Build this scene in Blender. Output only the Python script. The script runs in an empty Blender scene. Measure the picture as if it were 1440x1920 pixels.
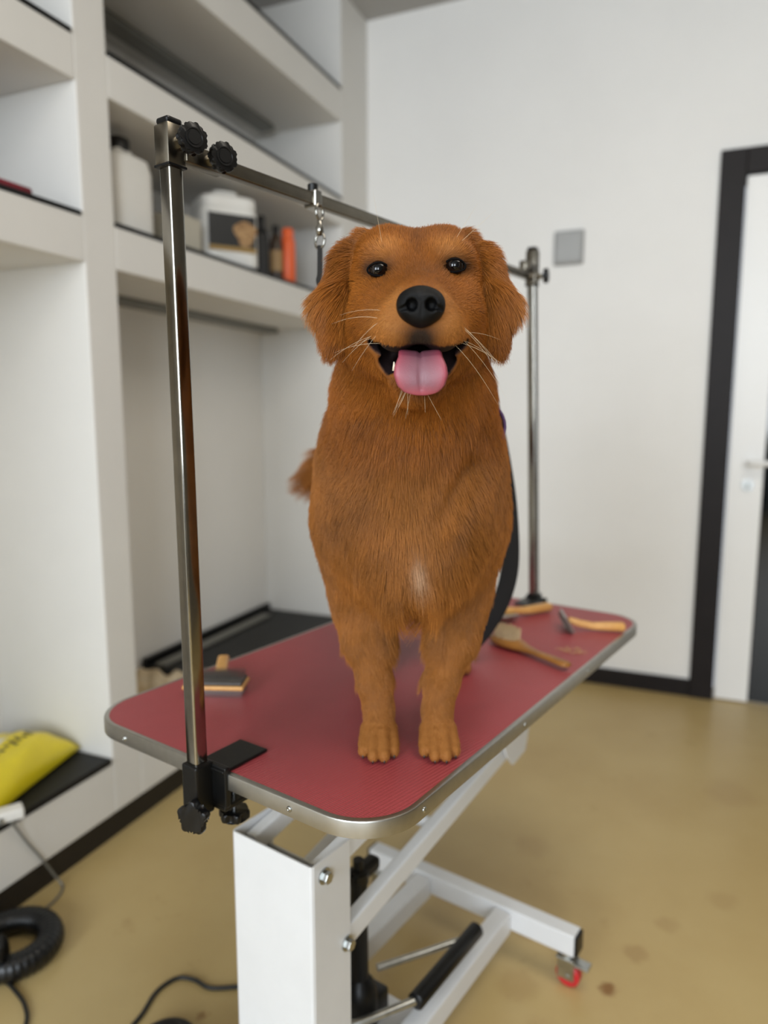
import bpy, bmesh, math, random
import numpy as np
from mathutils import Vector, Matrix

# ---------------------------------------------------------------- camera, world, lights, exposure
scene = bpy.context.scene
COL = scene.collection
YAW = math.radians(22.9)          # the camera looks 22.9 degrees left of the room's long axis
PITCH = math.atan(183 / 1335.0)
CAM_H = 1.25
cam_data = bpy.data.cameras.new('camera')
cam = bpy.data.objects.new('camera', cam_data)
COL.objects.link(cam)
cam.location = (0, 0, CAM_H)
cam.rotation_euler = (math.pi / 2 - PITCH, 0, YAW)
cam_data.sensor_fit = 'VERTICAL'
cam_data.sensor_height = 36.0
cam_data.lens = 1335 / 1920 * 36.0
cam_data.clip_start = 0.02
cam_data.dof.use_dof = True
cam_data.dof.focus_distance = 0.83
cam_data.dof.aperture_fstop = 2.2
scene.camera = cam

world = bpy.data.worlds.new('world'); scene.world = world
world.use_nodes = True
bg = world.node_tree.nodes['Background']
bg.inputs[0].default_value = (0.86, 0.92, 1.0, 1)
bg.inputs[1].default_value = 0.9

def area_light(name, loc, rot, sx, sy, power, color):
    l = bpy.data.lights.new(name, 'AREA'); l.shape = 'RECTANGLE'; l.size = sx; l.size_y = sy
    l.energy = power; l.color = color
    o = bpy.data.objects.new(name, l); o.location = loc; o.rotation_euler = rot
    COL.objects.link(o); return o
# daylight entering by the two tall shop windows behind the photographer (both face +Y)
WINDOWS = ((-1.70, -0.15), (0.70, 2.25)); WZ0, WZ1 = 1.0, 2.98; YF = -3.6
for wx0, wx1 in WINDOWS:
    area_light('window_daylight', ((wx0 + wx1) / 2, YF - 0.02, (WZ0 + WZ1) / 2), (math.radians(90), 0, 0), wx1 - wx0, WZ1 - WZ0, 126, (0.84, 0.92, 1.0))
# a warm ceiling panel over the right half of the room, out of the picture
area_light('ceiling_panel_light', (0.7, 0.85, 3.08), (0, 0, 0), 1.8, 1.0, 30, (1.0, 0.92, 0.80))

scene.view_settings.view_transform = 'Standard'
scene.view_settings.look = 'None'
scene.view_settings.gamma = 1.0
scene.view_settings.use_curve_mapping = False
scene.view_settings.exposure = 0.10

# ---------------------------------------------------------------- helpers
def lin(c):
    return tuple(((x / 255) / 12.92 if x / 255 <= 0.04045 else ((x / 255 + 0.055) / 1.055) ** 2.4) for x in c)

def material(name, rgb, rough=0.5, metal=0.0, var=0.0, scale=8.0, bump=0.0, bump_scale=60.0, spec=0.5, rgb2=None, coat=0.0, emit=None):
    m = bpy.data.materials.new(name); m.use_nodes = True
    nt = m.node_tree; b = nt.nodes['Principled BSDF']
    c = lin(rgb)
    b.inputs['Roughness'].default_value = rough
    b.inputs['Metallic'].default_value = metal
    b.inputs['Specular IOR Level'].default_value = spec
    b.inputs['Coat Weight'].default_value = coat
    tc = nt.nodes.new('ShaderNodeTexCoord')
    if var > 0 or rgb2:
        n = nt.nodes.new('ShaderNodeTexNoise'); n.inputs['Scale'].default_value = scale
        n.inputs['Detail'].default_value = 6; n.inputs['Roughness'].default_value = 0.6
        nt.links.new(tc.outputs['Object'], n.inputs['Vector'])
        r = nt.nodes.new('ShaderNodeValToRGB')
        c2 = lin(rgb2) if rgb2 else tuple(min(1, x * (1 + var)) for x in c)
        c1 = c if rgb2 else tuple(x * (1 - var) for x in c)
        r.color_ramp.elements[0].position = 0.35; r.color_ramp.elements[1].position = 0.68
        r.color_ramp.elements[0].color = (*c1, 1); r.color_ramp.elements[1].color = (*c2, 1)
        nt.links.new(n.outputs['Fac'], r.inputs['Fac']); nt.links.new(r.outputs['Color'], b.inputs['Base Color'])
    else:
        b.inputs['Base Color'].default_value = (*c, 1)
    if bump > 0:
        n2 = nt.nodes.new('ShaderNodeTexNoise'); n2.inputs['Scale'].default_value = bump_scale; n2.inputs['Detail'].default_value = 4
        nt.links.new(tc.outputs['Object'], n2.inputs['Vector'])
        bp = nt.nodes.new('ShaderNodeBump'); bp.inputs['Strength'].default_value = bump; bp.inputs['Distance'].default_value = 0.004
        nt.links.new(n2.outputs['Fac'], bp.inputs['Height']); nt.links.new(bp.outputs['Normal'], b.inputs['Normal'])
    return m

def link(o, parent=None):
    COL.objects.link(o)
    if parent is not None: o.parent = parent
    return o

def mesh_obj(name, bm, mat, parent=None, smooth=False, auto=None):
    me = bpy.data.meshes.new(name)
    bmesh.ops.recalc_face_normals(bm, faces=bm.faces)
    bm.to_mesh(me); bm.free()
    if mat: me.materials.append(mat)
    if smooth:
        me.polygons.foreach_set('use_smooth', [True] * len(me.polygons))
        if auto:
            me.set_sharp_from_angle(angle=math.radians(auto))
    return link(bpy.data.objects.new(name, me), parent)

def thing(name, label, cat, loc=(0, 0, 0), rz=0.0, group=None, rot=None):
    o = bpy.data.objects.new(name, None); o.empty_display_size = 0.1
    COL.objects.link(o); o.location = loc
    o.rotation_euler = rot if rot else (0, 0, rz)
    return tag(o, label, cat, group)

def tag(o, label, cat, group=None):
    o['label'] = label; o['category'] = cat
    if group: o['group'] = group
    return o

def struct(o):
    o['kind'] = 'structure'; return o

def add_box(bm, x0, x1, y0, y1, z0, z1, bevel=0.0, seg=2, M=None):
    r = bmesh.ops.create_cube(bm, size=1)
    vs = r['verts']
    for v in vs:
        v.co = Vector(((x0 + x1) / 2 + v.co.x * (x1 - x0), (y0 + y1) / 2 + v.co.y * (y1 - y0), (z0 + z1) / 2 + v.co.z * (z1 - z0)))
    if bevel > 0:
        es = list({e for v in vs for e in v.link_edges})
        g = bmesh.ops.bevel(bm, geom=es, offset=bevel, segments=seg, affect='EDGES', profile=0.5)
        vs = list({v for f in g['faces'] for v in f.verts} | {v for v in vs if v.is_valid})
    if M is not None:
        for v in vs: v.co = M @ v.co
    return vs

def box(x0, x1, y0, y1, z0, z1, bevel=0.0, seg=2):
    bm = bmesh.new(); add_box(bm, x0, x1, y0, y1, z0, z1, bevel, seg); return bm

def frame_from(axis):
    a = Vector(axis).normalized()
    u = Vector((0, 0, 1)) if abs(a.z) < 0.95 else Vector((1, 0, 0))
    x = u.cross(a).normalized(); y = a.cross(x)
    return Matrix((x, y, a)).transposed()

def add_cyl(bm, p0, p1, r0, r1=None, n=20, caps=True):
    p0 = Vector(p0); p1 = Vector(p1); r1 = r0 if r1 is None else r1
    F = frame_from(p1 - p0)
    a = [bm.verts.new(p0 + F @ Vector((math.cos(t) * r0, math.sin(t) * r0, 0))) for t in [2 * math.pi * i / n for i in range(n)]]
    b = [bm.verts.new(p1 + F @ Vector((math.cos(t) * r1, math.sin(t) * r1, 0))) for t in [2 * math.pi * i / n for i in range(n)]]
    for i in range(n): bm.faces.new((a[i], a[(i + 1) % n], b[(i + 1) % n], b[i]))
    if caps: bm.faces.new(a[::-1]); bm.faces.new(b)

def cyl(p0, p1, r0, r1=None, n=20):
    bm = bmesh.new(); add_cyl(bm, p0, p1, r0, r1, n); return bm

def add_lathe(bm, prof, M=None, n=28, power=None):
    """prof: list of (radius, z); closed with caps where the radius is not zero."""
    M = M or Matrix.Identity(4)
    rings = []
    for r, z in prof:
        ring = []
        for i in range(n):
            t = 2 * math.pi * i / n
            cx, cy = math.cos(t), math.sin(t)
            if power:
                k = (abs(cx) ** power + abs(cy) ** power) ** (-1 / power); cx *= k; cy *= k
            ring.append(bm.verts.new(M @ Vector((cx * r, cy * r, z))))
        rings.append(ring)
    for a, b in zip(rings, rings[1:]):
        for i in range(n): bm.faces.new((a[i], a[(i + 1) % n], b[(i + 1) % n], b[i]))
    bm.faces.new(rings[0][::-1]); bm.faces.new(rings[-1])

def smooth_path(pts, n=8):
    P = [Vector(p) for p in pts]; P = [P[0] * 2 - P[1]] + P + [P[-1] * 2 - P[-2]]
    out = []
    for i in range(1, len(P) - 2):
        for k in range(n):
            t = k / n; a, b, c, d = P[i - 1], P[i], P[i + 1], P[i + 2]
            out.append(0.5 * ((2 * b) + (c - a) * t + (2 * a - 5 * b + 4 * c - d) * t * t + (3 * b - a - 3 * c + d) * t ** 3))
    out.append(P[-2]); return out

def add_sweep(bm, path, section, up=(0, 0, 1), closed=False, scale=None):
    """sweep a closed 2-D section (list of (a,b)) along a path"""
    path = [Vector(p) for p in path]; n = len(path); up = Vector(up)
    rings = []; side_prev = None
    for i, p in enumerate(path):
        if closed: t = path[(i + 1) % n] - path[i - 1]
        else: t = path[min(i + 1, n - 1)] - path[max(i - 1, 0)]
        t.normalize()
        s = t.cross(up)
        if s.length < 0.08 and side_prev is not None: s = side_prev - t * side_prev.dot(t)
        if s.length < 1e-6: s = Vector((1, 0, 0))
        s.normalize()
        if side_prev is not None and s.dot(side_prev) < 0: s = -s
        side_prev = s
        w = s.cross(t).normalized()
        k = scale[i] if scale else 1
        rings.append([bm.verts.new(p + s * (a * k) + w * (b * k)) for a, b in section])
    m = len(section)
    rng = range(n) if closed else range(n - 1)
    for i in rng:
        A, B = rings[i], rings[(i + 1) % n]
        for j in range(m): bm.faces.new((A[j], A[(j + 1) % m], B[(j + 1) % m], B[j]))
    if not closed:
        bm.faces.new(rings[0]); bm.faces.new(rings[-1][::-1])

def circle(r, n=10):
    return [(r * math.cos(2 * math.pi * i / n), r * math.sin(2 * math.pi * i / n)) for i in range(n)]

def rrect(w, h, r, n=4):
    out = []
    for cx, cy, a0 in ((w / 2 - r, h / 2 - r, 0), (-w / 2 + r, h / 2 - r, 90), (-w / 2 + r, -h / 2 + r, 180), (w / 2 - r, -h / 2 + r, 270)):
        for k in range(n + 1):
            a = math.radians(a0 + 90 * k / n); out.append((cx + r * math.cos(a), cy + r * math.sin(a)))
    return out

def tube(pts, r, n=10, sub=8, up=(0, 0, 1)):
    bm = bmesh.new(); add_sweep(bm, smooth_path(pts, sub) if sub else pts, circle(r, n), up); return bm

def add_prism(bm, poly, z0, z1, M=None, bevel=0.0):
    M = M or Matrix.Identity(4)
    a = [bm.verts.new(M @ Vector((x, y, z0))) for x, y in poly]
    b = [bm.verts.new(M @ Vector((x, y, z1))) for x, y in poly]
    n = len(poly)
    f0 = bm.faces.new(a[::-1]); f1 = bm.faces.new(b)
    for i in range(n): bm.faces.new((a[i], a[(i + 1) % n], b[(i + 1) % n], b[i]))
    if bevel > 0:
        es = list(f0.edges) + list(f1.edges)
        bmesh.ops.bevel(bm, geom=es, offset=bevel, segments=2, affect='EDGES', profile=0.5)

def star_poly(r, lobes, depth, n=72, phase=0.0):
    out = []
    for i in range(n):
        t = 2 * math.pi * i / n
        c = math.cos(lobes * t + phase)
        k = r * (1 - depth * (0.5 - 0.5 * math.copysign(abs(c) ** 0.7, c)))
        out.append((k * math.cos(t), k * math.sin(t)))
    return out

def star_knob(name, centre, axis, r, th, lobes, depth, mat, parent, cap=None, phase=0.0):
    M = Matrix.Translation(Vector(centre)) @ frame_from(axis).to_4x4()
    bm = bmesh.new(); add_prism(bm, star_poly(r, lobes, depth, phase=phase), 0, th, M, bevel=min(0.003, th * 0.25))
    o = mesh_obj(name, bm, mat, parent, smooth=True, auto=40)
    if cap:
        bm = bmesh.new(); add_lathe(bm, [(r * 0.62, th - 0.0005), (r * 0.62, th + 0.0012), (r * 0.55, th + 0.0012), (r * 0.52, th + 0.0004), (r * 0.45, th + 0.0004), (r * 0.43, th + 0.0012), (0.0005, th + 0.0012)], M)
        mesh_obj('knob_cap', bm, mat, o, smooth=True, auto=30)
    return o

def hex_bolt(name, centre, axis, r, h, mat, parent, washer=True):
    M = Matrix.Translation(Vector(centre)) @ frame_from(axis).to_4x4()
    bm = bmesh.new()
    if washer: add_lathe(bm, [(r * 1.35, 0), (r * 1.35, h * 0.2)], M, n=20)
    add_prism(bm, circle(r, 6), h * 0.18, h, M, bevel=r * 0.1)
    return mesh_obj(name, bm, mat, parent)

# ---------------------------------------------------------------- materials
M_WALL = material('wall_paint', (232, 230, 226), 0.75, var=0.015, scale=3, bump=0.03, bump_scale=180)
M_FARWALL = material('warm_grey_paint', (104, 98, 88), 0.75, var=0.02, scale=3)
M_SHELF = material('plaster_white', (223, 221, 216), 0.7, var=0.015, scale=4, bump=0.03, bump_scale=160)
M_CEIL = material('ceiling_paint', (172, 170, 167), 0.8, var=0.01, scale=3)
M_BLACKMAT = material('black_rubber', (15, 15, 15), 0.5, var=0.15, spec=0.3, scale=30, bump=0.1, bump_scale=200)
M_DARKWOOD = material('wenge_brown', (27, 22, 21), 0.5, var=0.12, scale=14, spec=0.2)
M_PLINTH = material('plinth_dark', (22, 18, 16), 0.5, var=0.1, scale=14)
M_DOOR = material('door_white', (232, 231, 228), 0.35, var=0.01, scale=4)
M_GLASSDK = material('dark_glass', (14, 20, 24), 0.08, spec=0.5)
M_RAIL = material('grey_aluminium', (120, 119, 112), 0.45, metal=0.4, var=0.05, scale=20)
M_WHITEMETAL = material('powder_white', (218, 219, 220), 0.38, var=0.02, scale=12, bump=0.03, bump_scale=250)
M_CHROME = material('chrome', (158, 155, 148), 0.14, metal=1.0, var=0.10, scale=25)
M_CHROMEDK = material('darkened_chrome', (122, 116, 105), 0.26, metal=1.0, var=0.10, scale=30)  # chrome for bar and sleeves, reflection of a darker side put into the colour
M_STEEL = material('steel_zinc', (178, 180, 178), 0.28, metal=1.0, var=0.15, scale=40)
M_ALU = material('brushed_aluminium', (178, 176, 170), 0.36, metal=1.0, var=0.05, scale=60)
M_BLACKPL = material('black_plastic', (10, 10, 11), 0.36, var=0.1, scale=40, spec=0.35)
M_BLACKSAT = material('black_satin_steel', (9, 9, 9), 0.4, var=0.1, scale=40, spec=0.35, bump=0.05, bump_scale=300)
M_WEB = material('black_webbing', (12, 12, 13), 0.8, var=0.1, scale=200)
M_WOOD = material('beech_wood', (196, 140, 74), 0.45, rgb2=(222, 170, 98), scale=22, bump=0.05)
M_WOODDK = material('oiled_brown_wood', (128, 82, 34), 0.4, rgb2=(165, 112, 52), scale=20, bump=0.05)
M_BRISTLE = material('pale_bristle', (206, 182, 140), 0.7, var=0.2, scale=200)
M_PIN = material('steel_pins', (190, 188, 182), 0.3, metal=1.0)
M_PAD = material('grey_rubber_pad', (78, 74, 70), 0.6, var=0.1, scale=60)
M_RED = material('red_polyurethane', (196, 40, 46), 0.4, var=0.06, scale=30)
M_CABLE = material('dark_cable', (34, 33, 30), 0.5)
M_HOSE = material('black_hose', (13, 14, 16), 0.35, var=0.1, scale=40)

def floor_material():
    m = bpy.data.materials.new('tan_concrete'); m.use_nodes = True
    nt = m.node_tree; b = nt.nodes['Principled BSDF']
    tc = nt.nodes.new('ShaderNodeTexCoord')
    def noise(s, d, r=0.6):
        n = nt.nodes.new('ShaderNodeTexNoise'); n.inputs['Scale'].default_value = s; n.inputs['Detail'].default_value = d
        n.inputs['Roughness'].default_value = r; nt.links.new(tc.outputs['Object'], n.inputs['Vector']); return n
    n1 = noise(1.8, 6); r1 = nt.nodes.new('ShaderNodeValToRGB')
    r1.color_ramp.elements[0].position = 0.3; r1.color_ramp.elements[1].position = 0.72
    r1.color_ramp.elements[0].color = (*lin((178, 152, 100)), 1); r1.color_ramp.elements[1].color = (*lin((192, 169, 117)), 1)
    nt.links.new(n1.outputs['Fac'], r1.inputs['Fac'])
    n2 = noise(5.5, 5, 0.7); r2 = nt.nodes.new('ShaderNodeValToRGB')
    r2.color_ramp.elements[0].position = 0.62; r2.color_ramp.elements[1].position = 0.8
    nt.links.new(n2.outputs['Fac'], r2.inputs['Fac'])
    mx = nt.nodes.new('ShaderNodeMixRGB'); mx.inputs['Color2'].default_value = (*lin((142, 112, 62)), 1)
    mul = nt.nodes.new('ShaderNodeMath'); mul.operation = 'MULTIPLY'; mul.inputs[1].default_value = 0.6
    nt.links.new(r2.outputs['Color'], mul.inputs[0]); nt.links.new(mul.outputs[0], mx.inputs['Fac'])
    nt.links.new(r1.outputs['Color'], mx.inputs['Color1'])
    # a few rust-brown stains with their own places
    prev = mx.outputs['Color']
    geo = nt.nodes.new('ShaderNodeTexCoord')
    for (sx, sy, rad, s) in ((-0.094, 1.486, 0.028, 0.9), (-0.28, 1.42, 0.06, 0.2), (-0.05, 1.62, 0.04, 0.3), (-0.2, 1.30, 0.07, 0.25),
                             (0.02, 1.75, 0.04, 0.2), (-0.35, 1.95, 0.07, 0.15), (0.15, 1.9, 0.05, 0.15), (-0.3, 1.6, 0.05, 0.25), (0.2, 2.5, 0.12, 0.15), (-0.87, 1.08, 0.018, 0.6)):
        vm = nt.nodes.new('ShaderNodeVectorMath'); vm.operation = 'DISTANCE'; vm.inputs[1].default_value = (sx, sy, 0)
        wob = nt.nodes.new('ShaderNodeMixRGB'); wob.blend_type = 'ADD'; wob.inputs['Fac'].default_value = 0.05
        nn = noise(22, 3); nt.links.new(geo.outputs['Object'], wob.inputs['Color1']); nt.links.new(nn.outputs['Color'], wob.inputs['Color2'])
        sub = nt.nodes.new('ShaderNodeVectorMath'); sub.operation = 'SUBTRACT'; sub.inputs[1].default_value = (0.025, 0.025, 0.025)
        nt.links.new(wob.outputs['Color'], sub.inputs[0]); nt.links.new(sub.outputs[0], vm.inputs[0])
        mr = nt.nodes.new('ShaderNodeMapRange'); mr.inputs['From Min'].default_value = rad * 0.35; mr.inputs['From Max'].default_value = rad
        mr.inputs['To Min'].default_value = s; mr.inputs['To Max'].default_value = 0.0; mr.interpolation_type = 'SMOOTHSTEP'
        nt.links.new(vm.outputs['Value'], mr.inputs['Value'])
        mm = nt.nodes.new('ShaderNodeMixRGB'); mm.inputs['Color2'].default_value = (*lin((126, 84, 34)), 1)
        nt.links.new(mr.outputs['Result'], mm.inputs['Fac']); nt.links.new(prev, mm.inputs['Color1']); prev = mm.outputs['Color']
    nt.links.new(prev, b.inputs['Base Color'])
    b.inputs['Roughness'].default_value = 0.38
    n3 = noise(40, 3); bp = nt.nodes.new('ShaderNodeBump'); bp.inputs['Strength'].default_value = 0.04; bp.inputs['Distance'].default_value = 0.004
    nt.links.new(n3.outputs['Fac'], bp.inputs['Height']); nt.links.new(bp.outputs['Normal'], b.inputs['Normal'])
    return m
M_FLOOR = floor_material()

def mat_red_vinyl():
    m = material('red_ribbed_vinyl', (160, 66, 70), 0.46, var=0.07, scale=5)
    nt = m.node_tree; b = nt.nodes['Principled BSDF']
    tc = nt.nodes.new('ShaderNodeTexCoord'); mp = nt.nodes.new('ShaderNodeMapping'); mp.inputs['Rotation'].default_value = (0, 0, math.radians(8))
    nt.links.new(tc.outputs['Object'], mp.inputs['Vector'])
    w = nt.nodes.new('ShaderNodeTexWave'); w.bands_direction = 'X'; w.inputs['Scale'].default_value = 55; w.inputs['Distortion'].default_value = 0.0
    nt.links.new(mp.outputs['Vector'], w.inputs['Vector'])
    w2 = nt.nodes.new('ShaderNodeTexWave'); w2.bands_direction = 'Y'; w2.inputs['Scale'].default_value = 90
    nt.links.new(mp.outputs['Vector'], w2.inputs['Vector'])
    ad = nt.nodes.new('ShaderNodeMath'); ad.operation = 'MULTIPLY_ADD'; ad.inputs[1].default_value = 0.4
    nt.links.new(w2.outputs['Fac'], ad.inputs[0]); nt.links.new(w.outputs['Fac'], ad.inputs[2])
    bp = nt.nodes.new('ShaderNodeBump'); bp.inputs['Strength'].default_value = 0.35; bp.inputs['Distance'].default_value = 0.0012
    nt.links.new(ad.outputs[0], bp.inputs['Height']); nt.links.new(bp.outputs['Normal'], b.inputs['Normal'])
    return m
M_VINYL = mat_red_vinyl()

# ---------------------------------------------------------------- room shell
XS, YB, ZC = -1.50, 3.346, 3.10      # shelf front plane, back wall, ceiling
XN = -1.95                            # back of the niches
struct(mesh_obj('floor', box(-2.2, 2.6, YF, YB + 0.15, -0.06, 0), M_FLOOR))
struct(mesh_obj('ceiling', box(-2.2, 2.6, YF, YB + 0.15, ZC, ZC + 0.06), M_CEIL))
struct(mesh_obj('wall_left', box(XN - 0.12, XN, YF, YB + 0.15, 0, ZC), M_WALL))
bm = bmesh.new()
DX0, DX1, DZ = 0.115, 1.06, 2.255
add_box(bm, XN, DX0, YB, YB + 0.15, 0, ZC); add_box(bm, DX0, DX1, YB, YB + 0.15, DZ, ZC); add_box(bm, DX1, 2.6, YB, YB + 0.15, 0, ZC)
struct(mesh_obj('wall_back', bm, M_WALL))
struct(mesh_obj('wall_right', box(2.5, 2.6, YF, YB, 0, ZC), M_FARWALL))
bm = bmesh.new(); xs_ = [-2.2, WINDOWS[0][0], WINDOWS[0][1], WINDOWS[1][0], WINDOWS[1][1], 2.6]
for i in range(5):
    if i in (1, 3): add_box(bm, xs_[i], xs_[i + 1], YF, YF + 0.15, 0, WZ0); add_box(bm, xs_[i], xs_[i + 1], YF, YF + 0.15, WZ1, ZC)
    else: add_box(bm, xs_[i], xs_[i + 1], YF, YF + 0.15, 0, ZC)
struct(mesh_obj('wall_front', bm, M_FARWALL))
struct(mesh_obj('baseboard_back', box(XS + 0.02, 0.07, YB - 0.016, YB, 0, 0.078, 0.002), M_DARKWOOD))

# door
d = thing('door_1', 'white door with dark glass panel in dark brown frame', 'door', (0.07, YB, 0)); d['kind'] = 'structure'
fr = bmesh.new()
add_box(fr, 0.0, 0.097, -0.022, 0.17, 0, 2.303, 0.003); add_box(fr, 0.983, 1.08, -0.022, 0.17, 0, 2.303, 0.003)
add_box(fr, 0.097, 0.983, -0.022, 0.17, 2.205, 2.303, 0.003)
mesh_obj('door_frame', fr, M_DARKWOOD, d)
lf = bmesh.new()
add_box(lf, 0.103, 0.235, 0.0, 0.045, 0.006, 2.200, 0.003); add_box(lf, 0.845, 0.977, 0.0, 0.045, 0.006, 2.200, 0.003)
add_box(lf, 0.235, 0.845, 0.0, 0.045, 2.04, 2.200, 0.003)
leaf = mesh_obj('door_leaf', lf, M_DOOR, d)
mesh_obj('glass_panel', box(0.235, 0.845, 0.015, 0.03, 0.006, 2.04), M_GLASSDK, leaf)
hd = bmesh.new()
add_cyl(hd, (0.178, 0.0, 1.05), (0.178, -0.012, 1.05), 0.026, n=24)
add_sweep(hd, smooth_path([(0.178, -0.01, 1.05), (0.178, -0.05, 1.05), (0.20, -0.058, 1.05), (0.32, -0.056, 1.05)], 6), circle(0.0115, 10), up=(0.1, 0.2, 1))
mesh_obj('door_handle', hd, M_DOOR, leaf, smooth=True, auto=50)
lk = bmesh.new(); add_cyl(lk, (0.178, 0.0, 0.955), (0.178, -0.010, 0.955), 0.024, n=24); mesh_obj('lock_plate', lk, M_STEEL, leaf, smooth=True, auto=50)
mesh_obj('key_cylinder', box(0.174, 0.182, -0.014, -0.009, 0.94, 0.965, 0.001), M_RAIL, leaf)

# built-in shelving
sh = thing('built_in_shelving', 'white plastered built-in shelving wall with deep niches along the left', 'shelving', (XS, 1.56, 0))
def S(x0, x1, y0, y1, z0, z1, bev=0.004): return box(x0 - XS, x1 - XS, y0 - 1.56, y1 - 1.56, z0, z1, bev)
YP0, YP1, YR = 1.505, 1.620, 3.06
mesh_obj('upright', S(XN, XS, YP0, YP1, 0.08, ZC), M_SHELF, sh)
mesh_obj('upright', S(XN, XS, YR, YB, 0.08, ZC), M_SHELF, sh)
mesh_obj('upright', S(XN, XS, -0.10, 0.02, 0.08, ZC), M_SHELF, sh)
for (y0, y1) in ((0.02, YP0), (YP1, YR)):
    for (z0, z1) in ((0.08, 0.235), (1.652, 1.770), (2.105, 2.215), (2.552, 2.684)):
        mesh_obj('shelf', S(XN, XS, y0, y1, z0, z1), M_SHELF, sh)
mesh_obj('plinth', S(XN, XS - 0.012, -0.10, YB, 0, 0.08, 0), M_PLINTH, sh)
for (z, nm) in ((1.652, 'light_rail'), (2.552, 'light_rail')):
    mesh_obj(nm, S(-1.875, -1.80, YP1 + 0.02, 2.98, z - 0.022, z + 0.001, 0.003), M_RAIL, sh)

def shelf_mat(y0, y1, z, label, th=0.012, x0=XN + 0.01, x1=XS + 0.004):
    o = mesh_obj('shelf_mat', box(x0, x1, y0 + 0.006, y1 - 0.006, z, z + th, 0.003), M_BLACKMAT)
    tag(o, label, 'mat', 'black rubber mats lining the shelves'); return o
shelf_mat(0.02, YP0, 1.770, 'black rubber mat on middle shelf of the left niche')
shelf_mat(0.02, YP0, 2.215, 'black rubber mat on topmost visible shelf of the left niche')
shelf_mat(YP1, YR, 1.770, 'black rubber mat under the grooming bottles on the middle shelf')
shelf_mat(YP1, YR, 2.215, 'black rubber mat on the empty shelf above the bottles')
shelf_mat(YP1, YR, 2.684, 'black rubber mat on the highest shelf below the ceiling')
shelf_mat(0.3, YP0, 0.235, 'black rubber mat under the yellow bag on the bottom ledge', th=0.018)

# wall switch box
t = thing('wall_box', 'grey square plastic box mounted on the white back wall', 'wall box', (-0.522, YB, 1.98))
mesh_obj('housing', box(-0.064, 0.064, -0.022, 0, -0.072, 0.072, 0.006), material('grey_plastic', (150, 150, 148), 0.5, var=0.03), t)
mesh_obj('cover', box(-0.056, 0.056, -0.028, -0.021, -0.064, 0.064, 0.004), material('grey_plastic_cover', (158, 158, 156), 0.45, var=0.03), t)
# ---------------------------------------------------------------- grooming table (local x = to the right, y = along the table, z = height)
TC = Vector((-0.478, 1.305, 0)); TA = math.radians(12.4)
TM = Matrix.Translation(TC) @ Matrix.Rotation(-TA, 4, 'Z')
def TW(x, y, z): return TM @ Vector((x, y, z))
TZ = 0.763
tb = thing('grooming_table', 'hydraulic dog grooming table with red ribbed top and white steel base', 'table', TC, -TA)
W2, L2, RC = 0.300, 0.550, 0.085
bm = bmesh.new(); add_prism(bm, rrect(2 * W2 - 0.012, 2 * L2 - 0.012, RC - 0.006, 12), TZ - 0.021, TZ - 0.001); mesh_obj('board', bm, M_WHITEMETAL, tb)
bm = bmesh.new(); add_prism(bm, rrect(2 * W2 - 0.014, 2 * L2 - 0.014, RC - 0.007, 12), TZ - 0.001, TZ + 0.0005); mesh_obj('mat', bm, M_VINYL, tb)
# aluminium rim
bm = bmesh.new()
outline = rrect(2 * W2 - 0.008, 2 * L2 - 0.008, RC - 0.004, 14)
sec = [(0.004, -0.0115), (0.004, 0.0085), (0.0032, 0.0105), (0.0015, 0.0113), (-0.004, 0.0113), (-0.005, 0.0105), (-0.004, -0.0115)]
add_sweep(bm, [(x, y, TZ - 0.0105) for x, y in outline], sec, closed=True)
mesh_obj('rim', bm, M_ALU, tb, smooth=True, auto=35)
def rivet(p, ax):
    M = Matrix.Translation(Vector(p)) @ frame_from(ax).to_4x4()
    bm = bmesh.new(); add_lathe(bm, [(0.0042, 0), (0.0040, 0.0010), (0.0028, 0.0021), (0.0012, 0.0025), (0.0010, 0.0018)], M, n=16)
    mesh_obj('rivet', bm, M_STEEL, tb, smooth=True)
for y in (-0.452, -0.145, 0.150, 0.465):
    rivet((W2, y, TZ - 0.011), (1, 0, 0)); rivet((-W2, y, TZ - 0.011), (-1, 0, 0))
for x in (-0.186, 0.159):
    rivet((x, -L2, TZ - 0.011), (0, -1, 0)); rivet((x, L2, TZ - 0.011), (0, 1, 0))
# underframe and arm brackets
for s in (-1, 1):
    mesh_obj('underframe_rail', box(s * 0.10 - 0.015, s * 0.10 + 0.015, -0.36, 0.40, TZ - 0.052, TZ - 0.0215, 0.003), M_WHITEMETAL, tb)
for y in (-0.34, 0.38):
    mesh_obj('underframe_crosspiece', box(-0.22, 0.22, y - 0.015, y + 0.015, TZ - 0.052, TZ - 0.0215, 0.003), M_WHITEMETAL, tb)
for s in (-1, 1):
    bm = bmesh.new(); Mx = Matrix.Translation((s * 0.104, 0, 0)) @ Matrix(((0, 0, s, 0), (1, 0, 0, 0), (0, 1, 0, 0), (0, 0, 0, 1)))
    add_prism(bm, [(0.10, 0.715), (0.345, 0.715), (0.345, 0.60), (0.30, 0.475), (0.235, 0.465), (0.20, 0.50)], 0, 0.005, Mx); mesh_obj('arm_bracket', bm, M_WHITEMETAL, tb)
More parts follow.
